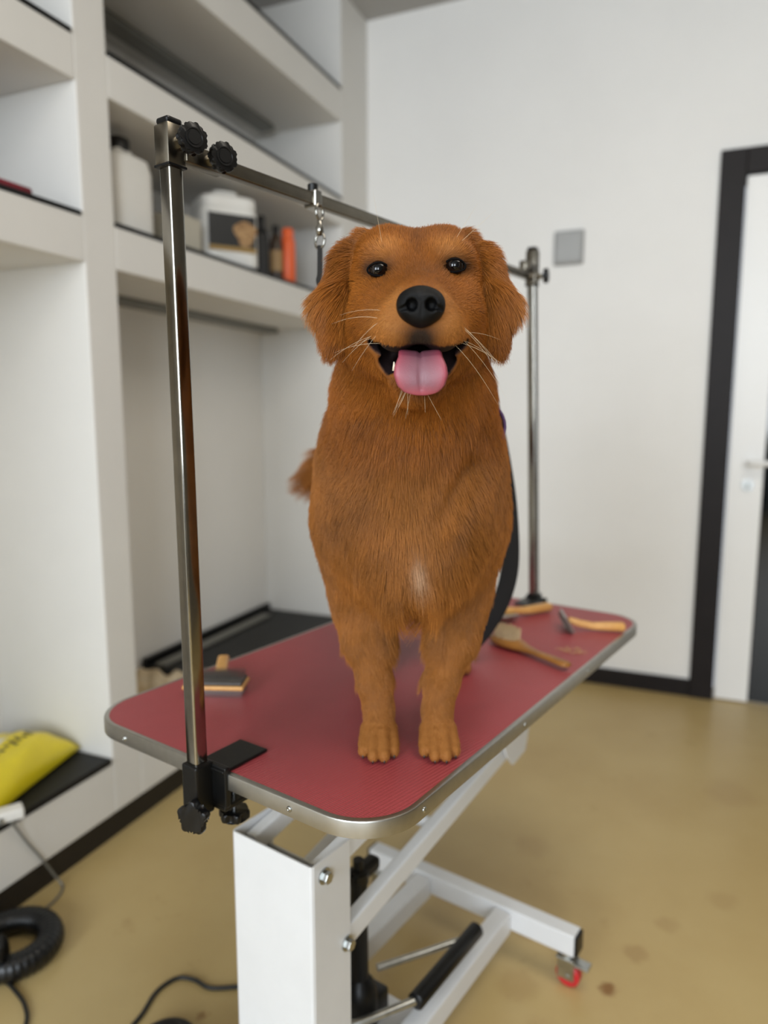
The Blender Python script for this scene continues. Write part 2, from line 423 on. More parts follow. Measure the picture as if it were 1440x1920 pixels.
# column box: bent sheet, open at the rear and the top
CX, CY0, CY1, CZ = 0.087, -0.428, -0.335, 0.572
bm = bmesh.new()
prof = [(-CX, CY1), (-CX, CY0 + 0.006), (-CX + 0.0018, CY0 + 0.0018), (-CX + 0.006, CY0), (CX - 0.006, CY0), (CX - 0.0018, CY0 + 0.0018), (CX, CY0 + 0.006), (CX, CY1)]
inn = [(CX - 0.003, CY1), (CX - 0.003, CY0 + 0.003), (-CX + 0.003, CY0 + 0.003), (-CX + 0.003, CY1)]
add_prism(bm, prof + inn, 0.085, CZ)
mesh_obj('column', bm, M_WHITEMETAL, tb)
mesh_obj('column_crossplate', box(-CX + 0.003, CX - 0.003, CY1 - 0.028, CY1 - 0.024, 0.10, CZ - 0.05), M_WHITEMETAL, tb)
for s in (-1, 1):
    hex_bolt('bolt', (s * CX, -0.400, 0.545), (s, 0, 0), 0.0095, 0.012, M_STEEL, tb)
    hex_bolt('bolt', (s * CX, -0.345, 0.395), (s, 0, 0), 0.0095, 0.012, M_STEEL, tb)
def flatbar(name, p0, p1, w, th, mat=M_WHITEMETAL, parent=tb):
    """a tube of width th (x) and height w between two points of the same x"""
    bm = bmesh.new(); d = (Vector(p1) - Vector(p0)); add_sweep(bm, [p0, p1], rrect(th, w, 0.004, 3)); return mesh_obj(name, bm, mat, parent)
for s in (-1, 1):
    flatbar('lift_arm', (s * 0.070, -0.400, 0.540), (s * 0.085, 0.275, 0.655), 0.036, 0.022)
    flatbar('lift_arm', (s * 0.072, -0.345, 0.395), (s * 0.085, 0.275, 0.505), 0.040, 0.024)
mesh_obj('arm_tie', cyl((-0.08, -0.05, 0.450), (0.08, -0.05, 0.450), 0.012), M_WHITEMETAL, tb, smooth=True, auto=50)
# base
for s in (-1, 1):
    mesh_obj('base_rail', box(s * 0.107 - 0.02, s * 0.107 + 0.02, -0.46, 0.205, 0.075, 0.125, 0.003), M_WHITEMETAL, tb)
for y in (0.225, -0.48):
    cb = mesh_obj('base_crossbar', box(-0.275, 0.275, y - 0.02, y + 0.02, 0.082, 0.132, 0.003), M_WHITEMETAL, tb)
    for s in (-1, 1): mesh_obj('end_cap', box(s * 0.278 - 0.004, s * 0.278 + 0.004, y - 0.0185, y + 0.0185, 0.084, 0.130, 0.002), M_BLACKPL, cb)
mesh_obj('base_plate', box(-0.09, 0.09, -0.33, -0.10, 0.07, 0.078), M_WHITEMETAL, tb)
for sx in (-1, 1):
    for y in (0.225, -0.48):
        cx = sx * 0.255
        bm = bmesh.new(); add_cyl(bm, (cx, y, 0.072), (cx, y, 0.083), 0.018); add_box(bm, cx - 0.02, cx + 0.02, y - 0.022, y + 0.022, 0.066, 0.073, 0.002)
        for q in (-1, 1): add_box(bm, cx - 0.017, cx + 0.020, y + q * 0.0145 - 0.0015, y + q * 0.0145 + 0.0015, 0.020, 0.067, 0.0005)
        ca = mesh_obj('caster', bm, M_STEEL, tb)
        bm = bmesh.new(); Mw = Matrix.Translation((cx + 0.004, y, 0.027)) @ frame_from((0, 1, 0)).to_4x4()
        add_lathe(bm, [(0.014, -0.011), (0.023, -0.012), (0.0268, -0.009), (0.0268, 0.009), (0.023, 0.012), (0.014, 0.011)], Mw, n=28)
        mesh_obj('wheel', bm, M_RED, ca, smooth=True, auto=40)
        mesh_obj('axle', cyl((cx + 0.004, y - 0.018, 0.027), (cx + 0.004, y + 0.018, 0.027), 0.006, n=12), M_STEEL, ca)
        bm = bmesh.new(); add_box(bm, cx + 0.012 if sx > 0 else cx - 0.05, cx + 0.05 if sx > 0 else cx - 0.012, y - 0.014, y + 0.014, 0.056, 0.062, 0.002)
        mesh_obj('brake_lever', bm, M_STEEL, ca)
# hydraulic pump and pedal bar
bm = bmesh.new()
add_lathe(bm, [(0.034, 0.078), (0.036, 0.10), (0.036, 0.155), (0.030, 0.175), (0.019, 0.19), (0.017, 0.38), (0.020, 0.385), (0.020, 0.405), (0.010, 0.41), (0.010, 0.43)], Matrix.Translation((0.0, -0.20, 0)), n=24)
add_box(bm, -0.026, 0.026, -0.235, -0.135, 0.078, 0.135, 0.006)
pump = mesh_obj('hydraulic_pump', bm, M_BLACKSAT, tb, smooth=True, auto=35)
mesh_obj('pump_lever', box(-0.014, 0.014, -0.22, -0.145, 0.385, 0.412, 0.008), M_BLACKSAT, pump)
bm = bmesh.new()
add_sweep(bm, smooth_path([(0.0, -0.14, 0.165), (0.05, -0.07, 0.17), (0.095, -0.005, 0.175), (0.115, 0.02, 0.178)], 4), circle(0.007, 10))
add_sweep(bm, smooth_path([(0.02, -0.30, 0.165), (0.06, -0.255, 0.17), (0.113, -0.175, 0.178)], 4), circle(0.008, 10))
pd = mesh_obj('pedal_bar', bm, M_STEEL, tb, smooth=True, auto=50)
bm = bmesh.new(); add_sweep(bm, [(0.114, -0.180, 0.178), (0.1145, -0.177, 0.178), (0.118, 0.052, 0.178), (0.118, 0.056, 0.178)], circle(0.0165, 16), scale=[0.7, 1, 1, 0.7])
mesh_obj('foot_grip', bm, M_BLACKPL, pd, smooth=True, auto=50)

# ---------------------------------------------------------------- overhead grooming arm clamped to both table ends
ga = thing('grooming_gantry', 'chrome gantry of two posts and a bar with black knobs clamped to the table', 'grooming arm', TC, -TA)
PX, PY, PW = 0.004, -0.5665, 0.021
PXT = -0.004
def post(x, y, z0, z1, xt):
    bm = bmesh.new(); add_sweep(bm, [(x, y, z0), (xt, y, z1)], rrect(PW, PW, 0.003, 4), up=(0, 1, 0))
    o = mesh_obj('post', bm, M_CHROME, ga, smooth=True, auto=40); return o
def clamp(x, y, sgn):
    """sgn +1: clamp of the near table edge, -1: far edge"""
    bm = bmesh.new()
    add_box(bm, x - 0.0155, x + 0.0155, y - 0.0155, y + 0.0155, TZ - 0.060, TZ + 0.014, 0.003)
    y1 = y + sgn * 0.020
    a, b = sorted((y + sgn * 0.012, y + sgn * 0.021)); add_box(bm, x - 0.016, x + 0.042, a, b, TZ - 0.048, TZ + 0.010, 0.002)
    a, b = sorted((y + sgn * 0.012, y + sgn * 0.060)); add_box(bm, x - 0.014, x + 0.040, a, b, TZ - 0.054, TZ - 0.046, 0.002)
    cl = mesh_obj('clamp', bm, M_BLACKSAT, ga)
    bm = bmesh.new(); a, b = sorted((y + sgn * 0.010, y + sgn * 0.095)); add_box(bm, x - 0.016, x + 0.040, a, b, TZ + 0.0015, TZ + 0.006, 0.0015); mesh_obj('clamp_plate', bm, M_BLACKSAT, cl)
    # set-screw knob on the outside, clamping screw below
    mesh_obj('clamp_screw', cyl((x + 0.010, y - sgn * 0.012, TZ - 0.050), (x + 0.014, y - sgn * 0.024, TZ - 0.050), 0.0075, n=12), M_STEEL, cl)
    star_knob('star_knob', (x + 0.016, y - sgn * 0.018, TZ - 0.050), (0.30, -sgn, 0.05), 0.0240, 0.013, 5 if sgn > 0 else 6, 0.34, M_BLACKPL, cl, phase=-math.pi / 2)
    mesh_obj('clamp_screw', cyl((x + 0.022, y + sgn * 0.044, TZ - 0.074), (x + 0.022, y + sgn * 0.044, TZ - 0.030), 0.0042, n=12), M_STEEL, cl)
    star_knob('star_knob', (x + 0.022, y + sgn * 0.044, TZ - 0.082), (0.02, 0.02, 1), 0.0225, 0.013, 6, 0.30, M_BLACKPL, cl)
def sleeve(x, y, z0, z1, sgn, knobs):
    bm = bmesh.new(); h = 0.0135
    add_box(bm, x - h, x + h, y - h, y + h, z0, z1, 0.0025)
    # the bracket that carries the bar
    a, b = sorted((y + sgn * 0.012, y + sgn * 0.075)); add_box(bm, x - 0.002, x + 0.0165, a, b, (z0 + z1) / 2 - 0.017, (z0 + z1) / 2 + 0.006, 0.002)
    sl = mesh_obj('sleeve', bm, M_CHROMEDK, ga, smooth=True, auto=30)
    mesh_obj('post_cap', box(x - 0.0115, x + 0.0115, y - 0.0115, y + 0.0115, z1, z1 + 0.008, 0.003), M_BLACKPL, sl)
    mesh_obj('sleeve_edge', box(x - h - 0.0006, x + h + 0.0006, y - h - 0.0006, y + h + 0.0006, z0 - 0.002, z0 + 0.001, 0.0005), M_BLACKPL, sl)
    for (ky, kz) in knobs:
        bm = bmesh.new(); add_prism(bm, circle(0.0085, 6), 0, 0.011, Matrix.Translation((x + 0.013, ky, kz)) @ frame_from((1, 0, 0)).to_4x4(), bevel=0.0008)
        add_cyl(bm, (x + 0.022, ky, kz), (x + 0.036, ky, kz), 0.005, n=14); mesh_obj('knob_bolt', bm, M_CHROME, sl)
        star_knob('star_knob', (x + 0.033, ky, kz), (1, -0.25 * sgn, 0.0), 0.0185, 0.011, 7, 0.17, M_BLACKPL, sl, cap=True)
post(PX, PY, TZ - 0.03, 1.604, PXT); clamp(PX, PY, 1)
sleeve(PXT, PY, 1.552, 1.600, 1, ((PY + 0.004, 1.578), (PY + 0.052, 1.570)))
RX, RY = 0.003, 0.574
post(RX, RY, TZ - 0.03, 1.655, -0.030); clamp(RX, RY, -1); RX = -0.028
sleeve(RX, RY, 1.575, 1.66, -1, ((RY - 0.004, 1.594),))
bm = bmesh.new(); add_sweep(bm, [(PXT + 0.006, PY + 0.03, 1.571), (RX + 0.004, RY - 0.02, 1.592)], rrect(0.016, 0.019, 0.003, 3)); mesh_obj('bar', bm, M_CHROMEDK, ga, smooth=True, auto=40)
# clip that slides on the bar and carries the noose
def bar_pt(y): 
    k = (y - (PY + 0.03)) / (RY - 0.02 - PY - 0.03); return Vector((PXT + 0.006 + (RX - PXT - 0.002) * k, y, 1.571 + 0.021 * k))
def noose_clip(y, label):
    p = bar_pt(y)
    c = thing('noose_clip', label, 'clip', TM @ p, -TA, 'sliding clips on the bar')
    bm = bmesh.new(); add_box(bm, -0.012, 0.012, -0.008, 0.008, -0.0125, 0.0125, 0.002); mesh_obj('slide', bm, M_CHROME, c)
    mesh_obj('clip_knob', cyl((0, 0, 0.012), (0, 0, 0.022), 0.008, n=14), M_BLACKPL, c, smooth=True, auto=40)
    bm = bmesh.new(); pts = [(0.013, math.cos(a) * 0.008, -0.020 + math.sin(a) * 0.012) for a in [2 * math.pi * i / 18 for i in range(18)]]
    add_sweep(bm, pts, circle(0.002, 8), up=(1, 0, 0), closed=True); mesh_obj('ring', bm, M_CHROME, c, smooth=True)
    bm = bmesh.new(); add_lathe(bm, [(0.002, -0.055), (0.006, -0.052), (0.0065, -0.044), (0.004, -0.038), (0.004, -0.032)], Matrix.Translation((0.013, 0, 0)), n=14)
    pts = [(0.013 + math.sin(a) * 0.009, math.cos(a) * 0.001, -0.062 + math.cos(a) * 0.012) for a in [2 * math.pi * i / 18 for i in range(18)]]
    add_sweep(bm, pts, circle(0.0022, 8), up=(0, 1, 0), closed=True); mesh_obj('swivel_hook', bm, M_CHROME, c, smooth=True)
    return c
noose_clip(-0.30, 'small chrome noose clip sliding on the overhead bar left of the dog')
# ---------------------------------------------------------------- brushes on the table top
TOP = TZ + 0.0008
def pins(bm, x0, x1, y0, y1, nx, ny, z0, z1, r=0.0007, splay=0.0):
    for i in range(nx):
        for j in range(ny):
            x = x0 + (x1 - x0) * i / (nx - 1); y = y0 + (y1 - y0) * (j / (ny - 1) if ny > 1 else 0.5)
            add_cyl(bm, (x, y, z0), (x + splay * (i / (nx - 1) - 0.5), y, z1), r, r * 0.6, n=5)
# double-sided rectangular brush beside the front post: handle points away from the camera
b = thing('slicker_brush', 'rectangular double-sided pin brush with orange wooden edge beside the front post', 'brush', TW(-0.188, -0.362, TOP), math.radians(20), 'grooming brushes on the table')
mesh_obj('wooden_back', box(-0.054, 0.054, -0.026, 0.026, 0.013, 0.021, 0.003), M_WOOD, b)
mesh_obj('pad', box(-0.050, 0.050, -0.023, 0.023, 0.021, 0.027, 0.002), M_PAD, b)
bm = bmesh.new(); pins(bm, -0.048, 0.048, -0.021, 0.021, 26, 6, 0.013, 0.0, 0.0008); o = mesh_obj('lower_pins', bm, M_PIN, b); o['kind'] = 'stuff'
bm = bmesh.new(); pins(bm, -0.047, 0.047, -0.005, 0.021, 26, 4, 0.026, 0.039, 0.0008); o = mesh_obj('upper_pins', bm, M_PIN, b); o['kind'] = 'stuff'
bm = bmesh.new(); add_sweep(bm, smooth_path([(0.0, 0.02, 0.017), (-0.006, 0.05, 0.018), (-0.014, 0.09, 0.020), (-0.02, 0.12, 0.02)], 5), rrect(0.022, 0.014, 0.006, 4)); mesh_obj('handle', bm, M_WOOD, b, smooth=True, auto=50)
# oval wooden bristle brush, bristles up-left
def dirang(p, q): return math.atan2(q[1] - p[1], q[0] - p[0])
p0 = TW(0.085, 0.180, TOP); p1 = TW(0.285, 0.094, TOP)
b = thing('bristle_brush', 'brown wooden brush with pale bristles lying nearest the right table edge', 'brush', p0, dirang(p0, p1), 'grooming brushes on the table')
bm = bmesh.new()
path = [(-0.006, 0, 0.012), (0.0, 0, 0.012), (0.02, 0, 0.012), (0.045, 0, 0.012), (0.07, 0, 0.012), (0.09, 0, 0.011), (0.12, 0, 0.011), (0.17, 0, 0.012), (0.205, 0, 0.012), (0.212, 0, 0.012)]
add_sweep(bm, path, [(1.0 * a, 0.45 * c) for a, c in circle(0.026, 18)], scale=[0.3, 0.7, 1.0, 1.02, 0.85, 0.6, 0.42, 0.46, 0.5, 0.3]); mesh_obj('wooden_body', bm, M_WOODDK, b, smooth=True, auto=60)
bm = bmesh.new(); rnd = random.Random(3)
for i in range(420):
    a = rnd.random() * 2 * math.pi; r = math.sqrt(rnd.random())
    x = 0.036 + r * 0.036 * math.cos(a); y = r * 0.019 * math.sin(a)
    add_cyl(bm, (x, y, 0.020), (x + rnd.uniform(-0.003, 0.003), y + rnd.uniform(-0.003, 0.006), 0.042 + rnd.uniform(-0.002, 0.002)), 0.0005, 0.0004, n=4)
o = mesh_obj('bristles', bm, M_BRISTLE, b); o['kind'] = 'stuff'
# slicker with metal head, wooden handle to the right
p0 = TW(0.178, 0.345, TOP); p1 = TW(0.286, 0.406, TOP)
b = thing('slicker_brush', 'slicker brush with tilted metal head and light wooden handle at the far right corner', 'brush', p0, dirang(p0, p1), 'grooming brushes on the table')
R45 = Matrix.Rotation(math.radians(58), 4, 'Y')
bm = bmesh.new(); add_box(bm, -0.021, 0.021, -0.036, 0.036, -0.003, 0.002, 0.002, M=Matrix.Translation((0.004, 0, 0.023)) @ R45); mesh_obj('metal_head', bm, M_STEEL, b)
bm = bmesh.new()
for i in range(14):
    for j in range(9):
        p = Matrix.Translation((0.004, 0, 0.023)) @ R45 @ Vector((-0.018 + 0.036 * j / 8, -0.032 + 0.064 * i / 13, 0)); q = p + (R45 @ Vector((0.003, 0, -0.012)))
        add_cyl(bm, p, q, 0.0006, 0.0004, n=4)
o = mesh_obj('pins', bm, M_PIN, b); o['kind'] = 'stuff'
bm = bmesh.new(); add_sweep(bm, [(0.006, 0, 0.026), (0.012, 0, 0.024), (0.03, 0, 0.018), (0.06, 0, 0.0125), (0.09, 0, 0.0125), (0.125, 0, 0.0125), (0.13, 0, 0.0125)], rrect(0.022, 0.019, 0.007, 4), scale=[0.5, 0.7, 0.8, 0.8, 0.95, 1.05, 0.75]); mesh_obj('handle', bm, M_WOOD, b, smooth=True, auto=50)
# slicker behind the strap, only its handle shows in full
p0 = TW(0.028, 0.335, TOP); p1 = TW(0.085, 0.465, TOP)
b = thing('slicker_brush', 'slicker brush with light wooden handle lying in front of the rear post', 'brush', p0, dirang(p0, p1), 'grooming brushes on the table')
bm = bmesh.new(); add_box(bm, -0.022, 0.022, -0.032, 0.032, 0.014, 0.019, 0.002); mesh_obj('metal_head', bm, M_STEEL, b)
bm = bmesh.new(); pins(bm, -0.018, 0.018, -0.028, 0.028, 9, 14, 0.014, 0.0, 0.0006); o = mesh_obj('pins', bm, M_PIN, b); o['kind'] = 'stuff'
bm = bmesh.new(); add_sweep(bm, [(0.0, 0, 0.022), (0.02, 0, 0.022), (0.05, 0, 0.017), (0.09, 0, 0.014), (0.145, 0, 0.0135), (0.15, 0, 0.0135)], rrect(0.024, 0.019, 0.007, 4), scale=[0.5, 0.8, 0.8, 0.95, 1.05, 0.75]); mesh_obj('handle', bm, M_WOOD, b, smooth=True, auto=50)
# a loose tuft of combed-out hair
rnd = random.Random(9); bm = bmesh.new()
for i in range(60):
    a = rnd.random() * 6.28; r = 0.018 * math.sqrt(rnd.random())
    x, y = r * math.cos(a) * 1.3, r * math.sin(a) * 0.8; c = rnd.uniform(-1, 1)
    add_sweep(bm, [(x, y, 0.0006), (x + 0.008 * math.cos(a + c), y + 0.008 * math.sin(a + c), 0.003), (x + 0.014 * math.cos(a + 2 * c), y + 0.014 * math.sin(a + 2 * c), 0.001)], circle(0.00025, 4))
o = mesh_obj('hair_tuft', bm, material('combed_hair', (196, 150, 110), 0.7)); o.location = TW(0.245, 0.215, TOP); tag(o, 'small pale tuft of combed-out hair on the red mat', 'hair tuft')

# ---------------------------------------------------------------- things on the shelves
def bottle(name, x, y, z, prof, mat, label, cap=None, capmat=None, band=None, bandmat=None, power=None, group='grooming products on the middle shelf', n=32):
    t = thing(name, label, 'bottle', (x, y, z), math.radians(-8), group)
    bm = bmesh.new(); add_lathe(bm, prof, n=n, power=power); mesh_obj('body', bm, mat, t, smooth=True, auto=40)
    if cap: bm = bmesh.new(); add_lathe(bm, cap, n=n); mesh_obj('cap', bm, capmat, t, smooth=True, auto=40)
    if band: bm = bmesh.new(); add_lathe(bm, band, n=n, power=power); mesh_obj('print_band', bm, bandmat, t, smooth=True, auto=40)
    return t
M_HDPE = material('white_hdpe', (226, 224, 218), 0.45, var=0.02)
M_CREAM = material('cream_card', (196, 190, 174), 0.6, var=0.03)
M_CAPBK = material('black_cap', (15, 15, 16), 0.45)
M_ORANGE = material('orange_can', (228, 96, 42), 0.4, var=0.03)
M_AMBER = material('dark_brown_plastic', (58, 42, 26), 0.35, var=0.1)
ZS = 1.782
bottle('shampoo_jug', -1.625, 1.785, ZS, [(0.070, 0), (0.078, 0.008), (0.078, 0.19), (0.070, 0.225), (0.035, 0.245), (0.030, 0.255)], M_HDPE, 'large white jug with black cap, leftmost on the middle shelf', [(0.034, 0.250), (0.034, 0.285), (0.030, 0.29)], M_CAPBK, power=4)
t = thing('carton', 'pale grey carton behind the front post on the middle shelf', 'box', (-1.66, 2.075, ZS), 0, 'grooming products on the middle shelf')
mesh_obj('carton_body', box(-0.06, 0.06, -0.07, 0.07, 0, 0.135, 0.003), M_CREAM, t); mesh_obj('lid_flap', box(-0.0605, 0.0605, -0.0705, 0.0705, 0.125, 0.1365, 0.002), M_CREAM, t)
# broad white canister with a black label carrying a tan picture
t = thing('canister', 'broad white canister with black label and tan picture on the middle shelf', 'canister', (-1.64, 2.335, ZS), math.radians(-38), 'grooming products on the middle shelf')
bm = bmesh.new(); add_lathe(bm, [(0.100, 0), (0.108, 0.01), (0.108, 0.20), (0.100, 0.215)], n=40, power=5); mesh_obj('body', bm, M_HDPE, t, smooth=True, auto=40)
bm = bmesh.new(); add_lathe(bm, [(0.104, 0.212), (0.104, 0.245), (0.096, 0.252), (0.05, 0.255), (0.045, 0.28), (0.03, 0.285)], n=40, power=5); mesh_obj('lid', bm, M_HDPE, t, smooth=True, auto=40)
bm = bmesh.new(); add_box(bm, 0.1075, 0.1092, -0.088, 0.088, 0.055, 0.185, 0.0004); lb = mesh_obj('label_panel', bm, material('label_black', (26, 28, 30), 0.4), t)
bm = bmesh.new(); add_prism(bm, [(0.0 + 0.04 * math.cos(a) * (1 + 0.25 * math.sin(3 * a)), 0.045 * math.sin(a)) for a in [2 * math.pi * i / 24 for i in range(24)]], 0.1090, 0.1098, Matrix.Translation((0, 0.048, 0.12)) @ Matrix(((0, 0, 1, 0), (1, 0, 0, 0), (0, 1, 0, 0), (0, 0, 0, 1)))); mesh_obj('picture_print', bm, material('tan_print', (186, 150, 104), 0.5, rgb2=(120, 84, 48), scale=60), lb)
bm = bmesh.new(); add_box(bm, 0.1090, 0.1098, -0.088, 0.088, 0.055, 0.072, 0.0002); mesh_obj('label_stripe', bm, material('gold_print', (150, 120, 66), 0.45), lb)
bottle('bottle', -1.585, 2.510, ZS, [(0.026, 0), (0.030, 0.004), (0.030, 0.16), (0.024, 0.185), (0.013, 0.195)], M_CAPBK, 'black bottle between the white canister and the brown bottle', [(0.016, 0.19), (0.016, 0.235), (0.012, 0.24)], M_CAPBK)
bottle('bottle', -1.565, 2.585, ZS, [(0.022, 0), (0.026, 0.004), (0.026, 0.15), (0.018, 0.18), (0.012, 0.185)], M_AMBER, 'slim dark brown bottle with tan label beside the orange can', [(0.014, 0.18), (0.014, 0.215), (0.010, 0.22)], M_CAPBK, [(0.0264, 0.04), (0.0264, 0.12)], material('tan_label', (160, 128, 84), 0.5))
bottle('spray_can', -1.545, 2.645, ZS, [(0.028, 0), (0.030, 0.004), (0.030, 0.165), (0.026, 0.178), (0.024, 0.18)], M_ORANGE, 'slim orange spray can, rightmost on the middle shelf', [(0.024, 0.178), (0.024, 0.212), (0.020, 0.218)], M_ORANGE)
bottle('bottle', -1.80, 2.47, ZS, [(0.03, 0), (0.034, 0.004), (0.034, 0.15), (0.02, 0.18), (0.014, 0.19)], M_AMBER, 'dark brown bottle half hidden behind the black bottle', [(0.016, 0.185), (0.016, 0.21), (0.012, 0.215)], M_CAPBK)
# red folded cloth in the left niche
bm = bmesh.new(); add_box(bm, -0.10, 0.10, -0.10, 0.07, 0, 0.022, 0.008, 3); o = mesh_obj('folded_cloth', bm, material('red_cloth', (120, 34, 44), 0.9, var=0.15, scale=30, bump=0.3), smooth=True); o.location = (-1.62, 1.30, ZS + 0.0); tag(o, 'flat red folded cloth on the black mat of the left niche shelf', 'cloth')

# yellow bag on the bottom ledge
def wrinkle(a, c, ph): return math.sin(5 * a + ph[0]) * math.sin(4 * c + ph[1]) + 0.6 * math.sin(11 * a + 6 * c + ph[2])
def pillow(L, Wd, T, nx=28, ny=20, seed=1, rnds=0.006):
    rr = random.Random(seed); ph = [rr.uniform(0, 6.28) for _ in range(6)]
    bm = bmesh.new(); top = {}; bot = {}
    for i in range(nx + 1):
        for j in range(ny + 1):
            a = i / nx * 2 - 1; c = j / ny * 2 - 1
            e = max(0.0, (1 - abs(a) ** 3.2)) ** 0.55 * max(0.0, (1 - abs(c) ** 3.2)) ** 0.55
            x = a * L * (1 - 0.04 * (1 - abs(c))); y = c * Wd * (1 - 0.05 * (1 - abs(a)))
            wr = rnds * wrinkle(a, c, ph)
            z = T * e + wr * e
            top[i, j] = bm.verts.new((x, y, 0.012 + z)); 
            bot[i, j] = top[i, j] if i in (0, nx) or j in (0, ny) else bm.verts.new((x, y, 0.012 - 0.012 * min(1, e * 2)))
    for i in range(nx):
        for j in range(ny):
            bm.faces.new((top[i, j], top[i + 1, j], top[i + 1, j + 1], top[i, j + 1]))
            bm.faces.new((bot[i, j], bot[i, j + 1], bot[i + 1, j + 1], bot[i + 1, j]))
    return bm
M_YEL = material('yellow_film', (226, 206, 30), 0.32, var=0.06, scale=12, bump=0.15, bump_scale=30)
M_INK = material('dark_print', (92, 84, 36), 0.4)
bag = thing('yellow_bag', 'shiny yellow packaged bag with dark print on the bottom ledge', 'bag', (-1.685, 1.255, 0.2535), math.radians(14))
mesh_obj('bag_body', pillow(0.125, 0.225, 0.088), M_YEL, bag, smooth=True)
def on_pillow(x, y, L=0.125, Wd=0.225, T=0.088):
    a = x / L; c = y / Wd; e = max(0.0, (1 - abs(a) ** 3.2)) ** 0.55 * max(0.0, (1 - abs(c) ** 3.2)) ** 0.55
    rr = random.Random(1); ph = [rr.uniform(0, 6.28) for _ in range(6)]
    return 0.012 + (T + 0.006 * wrinkle(a, c, ph)) * e
def patch(bm, cx, cy, w, h, n=6, lift=0.0012):
    V = [[bm.verts.new((cx + w * (i / n - 0.5), cy + h * (j / n - 0.5), on_pillow(cx + w * (i / n - 0.5), cy + h * (j / n - 0.5)) + lift)) for j in range(n + 1)] for i in range(n + 1)]
    for i in range(n):
        for j in range(n): bm.faces.new((V[i][j], V[i + 1][j], V[i + 1][j + 1], V[i][j + 1]))
bm = bmesh.new()
for k in range(7): patch(bm, 0.030 + 0.004 * (k % 2), -0.02 + 0.024 * k, 0.026 - 0.007 * (k % 3), 0.013, 3)
mesh_obj('printed_letters', bm, M_INK, bag)
bm = bmesh.new(); patch(bm, -0.025, 0.02, 0.05, 0.11); mesh_obj('white_print', bm, material('bag_white_print', (222, 220, 205), 0.35), bag)
bm = bmesh.new(); patch(bm, -0.02, 0.125, 0.026, 0.026); mesh_obj('round_print', bm, material('bag_grey_print', (128, 134, 92), 0.4), bag)
CORD = [(-1.470, 1.140, 0.262), (-1.485, 1.165, 0.225), (-1.490, 1.195, 0.17), (-1.490, 1.235, 0.10), (-1.487, 1.27, 0.03), (-1.47, 1.275, 0.005), (-1.45, 1.25, 0.004), (-1.44, 1.215, 0.004), (-1.44, 1.185, 0.004)]
# white power adapter with its cord over the ledge
t = thing('power_adapter', 'small white power adapter on the edge of the black mat', 'adapter', (-1.50, 1.158, 0.2535), math.radians(-32))
mesh_obj('adapter_body', box(-0.02, 0.02, -0.032, 0.032, 0, 0.028, 0.005), M_HDPE, t); mesh_obj('cord_sleeve', cyl((0.018, -0.02, 0.014), (0.034, -0.024, 0.010), 0.005), M_RAIL, t)
o = mesh_obj('power_cable', tube(CORD, 0.0032), M_RAIL, None, smooth=True); tag(o, 'thin grey cord hanging over the white ledge by the adapter', 'cord')

# black folded ramp on the base of the right niche, beige towel
t = thing('folded_ramp', 'black folded ramp with grey side rail lying in the niche behind the table', 'ramp', (-1.72, 2.40, 0.2355))
mesh_obj('deck', box(-0.205, 0.215, -0.28, 0.64, 0, 0.03, 0.006), M_BLACKMAT, t); mesh_obj('side_rail', box(-0.165, -0.115, -0.26, 0.52, 0.03, 0.042, 0.004), M_RAIL, t)
mesh_obj('edge_strip', box(-0.215, -0.195, -0.28, 0.64, 0.01, 0.06, 0.003), M_BLACKPL, t)
bm = pillow(0.13, 0.16, 0.07, seed=5, rnds=0.02); o = mesh_obj('towel', bm, material('beige_terry', (208, 192, 164), 0.95, rgb2=(172, 146, 108), scale=18, bump=0.5, bump_scale=120), smooth=True); o.location = (-1.72, 1.915, 0.2356); o.rotation_euler = (0, 0, 0.3); tag(o, 'crumpled beige towel in the niche behind the table', 'towel')

# ---------------------------------------------------------------- floor things: corrugated hose, cables
bm = bmesh.new(); pts = []
for i in range(150):
    a = -2.2 + i / 149 * (2 * math.pi + 1.3)
    rr = 0.082 + 0.003 * (i / 149); pts.append((-1.382 + rr * math.cos(a), 1.05 + rr * 0.95 * math.sin(a), 0.030 + 0.055 * max(0, (i - 110) / 40)))
sc = [1 + 0.07 * math.sin(i * 2.2) for i in range(150)]
add_sweep(bm, pts, circle(0.029, 16), scale=sc)
o = mesh_obj('dryer_hose', bm, M_HOSE, None, smooth=True); tag(o, 'black corrugated dryer hose coiled on the floor by the ledge', 'hose')
o = mesh_obj('power_cable', tube([(-1.33, 0.985, 0.006), (-1.29, 0.975, 0.005), (-1.235, 0.955, 0.005), (-1.19, 0.92, 0.005), (-1.17, 0.86, 0.005), (-1.18, 0.80, 0.005)], 0.0045), M_CABLE, None, smooth=True); tag(o, 'short dark cable running from the coiled hose toward the camera', 'cable')
o = mesh_obj('power_cable', tube([(-0.99, 0.93, 0.006), (-0.985, 1.02, 0.005), (-0.998, 1.09, 0.005), (-0.982, 1.138, 0.005), (-0.945, 1.15, 0.005), (-0.90, 1.145, 0.005), (-0.855, 1.165, 0.005), (-0.80, 1.20, 0.005), (-0.74, 1.24, 0.005), (-0.66, 1.24, 0.005)], 0.0048), M_CABLE, None, smooth=True); tag(o, 'long dark cable looping across the floor to the table column', 'cable')
t = thing('foot_switch', 'black round foot switch on the floor at the lower picture edge', 'foot switch', (-0.885, 0.985, 0))
bm = bmesh.new(); add_lathe(bm, [(0.060, 0), (0.062, 0.006), (0.060, 0.02), (0.05, 0.026)], n=32); mesh_obj('base', bm, M_BLACKPL, t, smooth=True, auto=40)
bm = bmesh.new(); add_lathe(bm, [(0.038, 0.024), (0.038, 0.032), (0.034, 0.036)], n=28); mesh_obj('button', bm, M_BLACKSAT, t, smooth=True, auto=40)
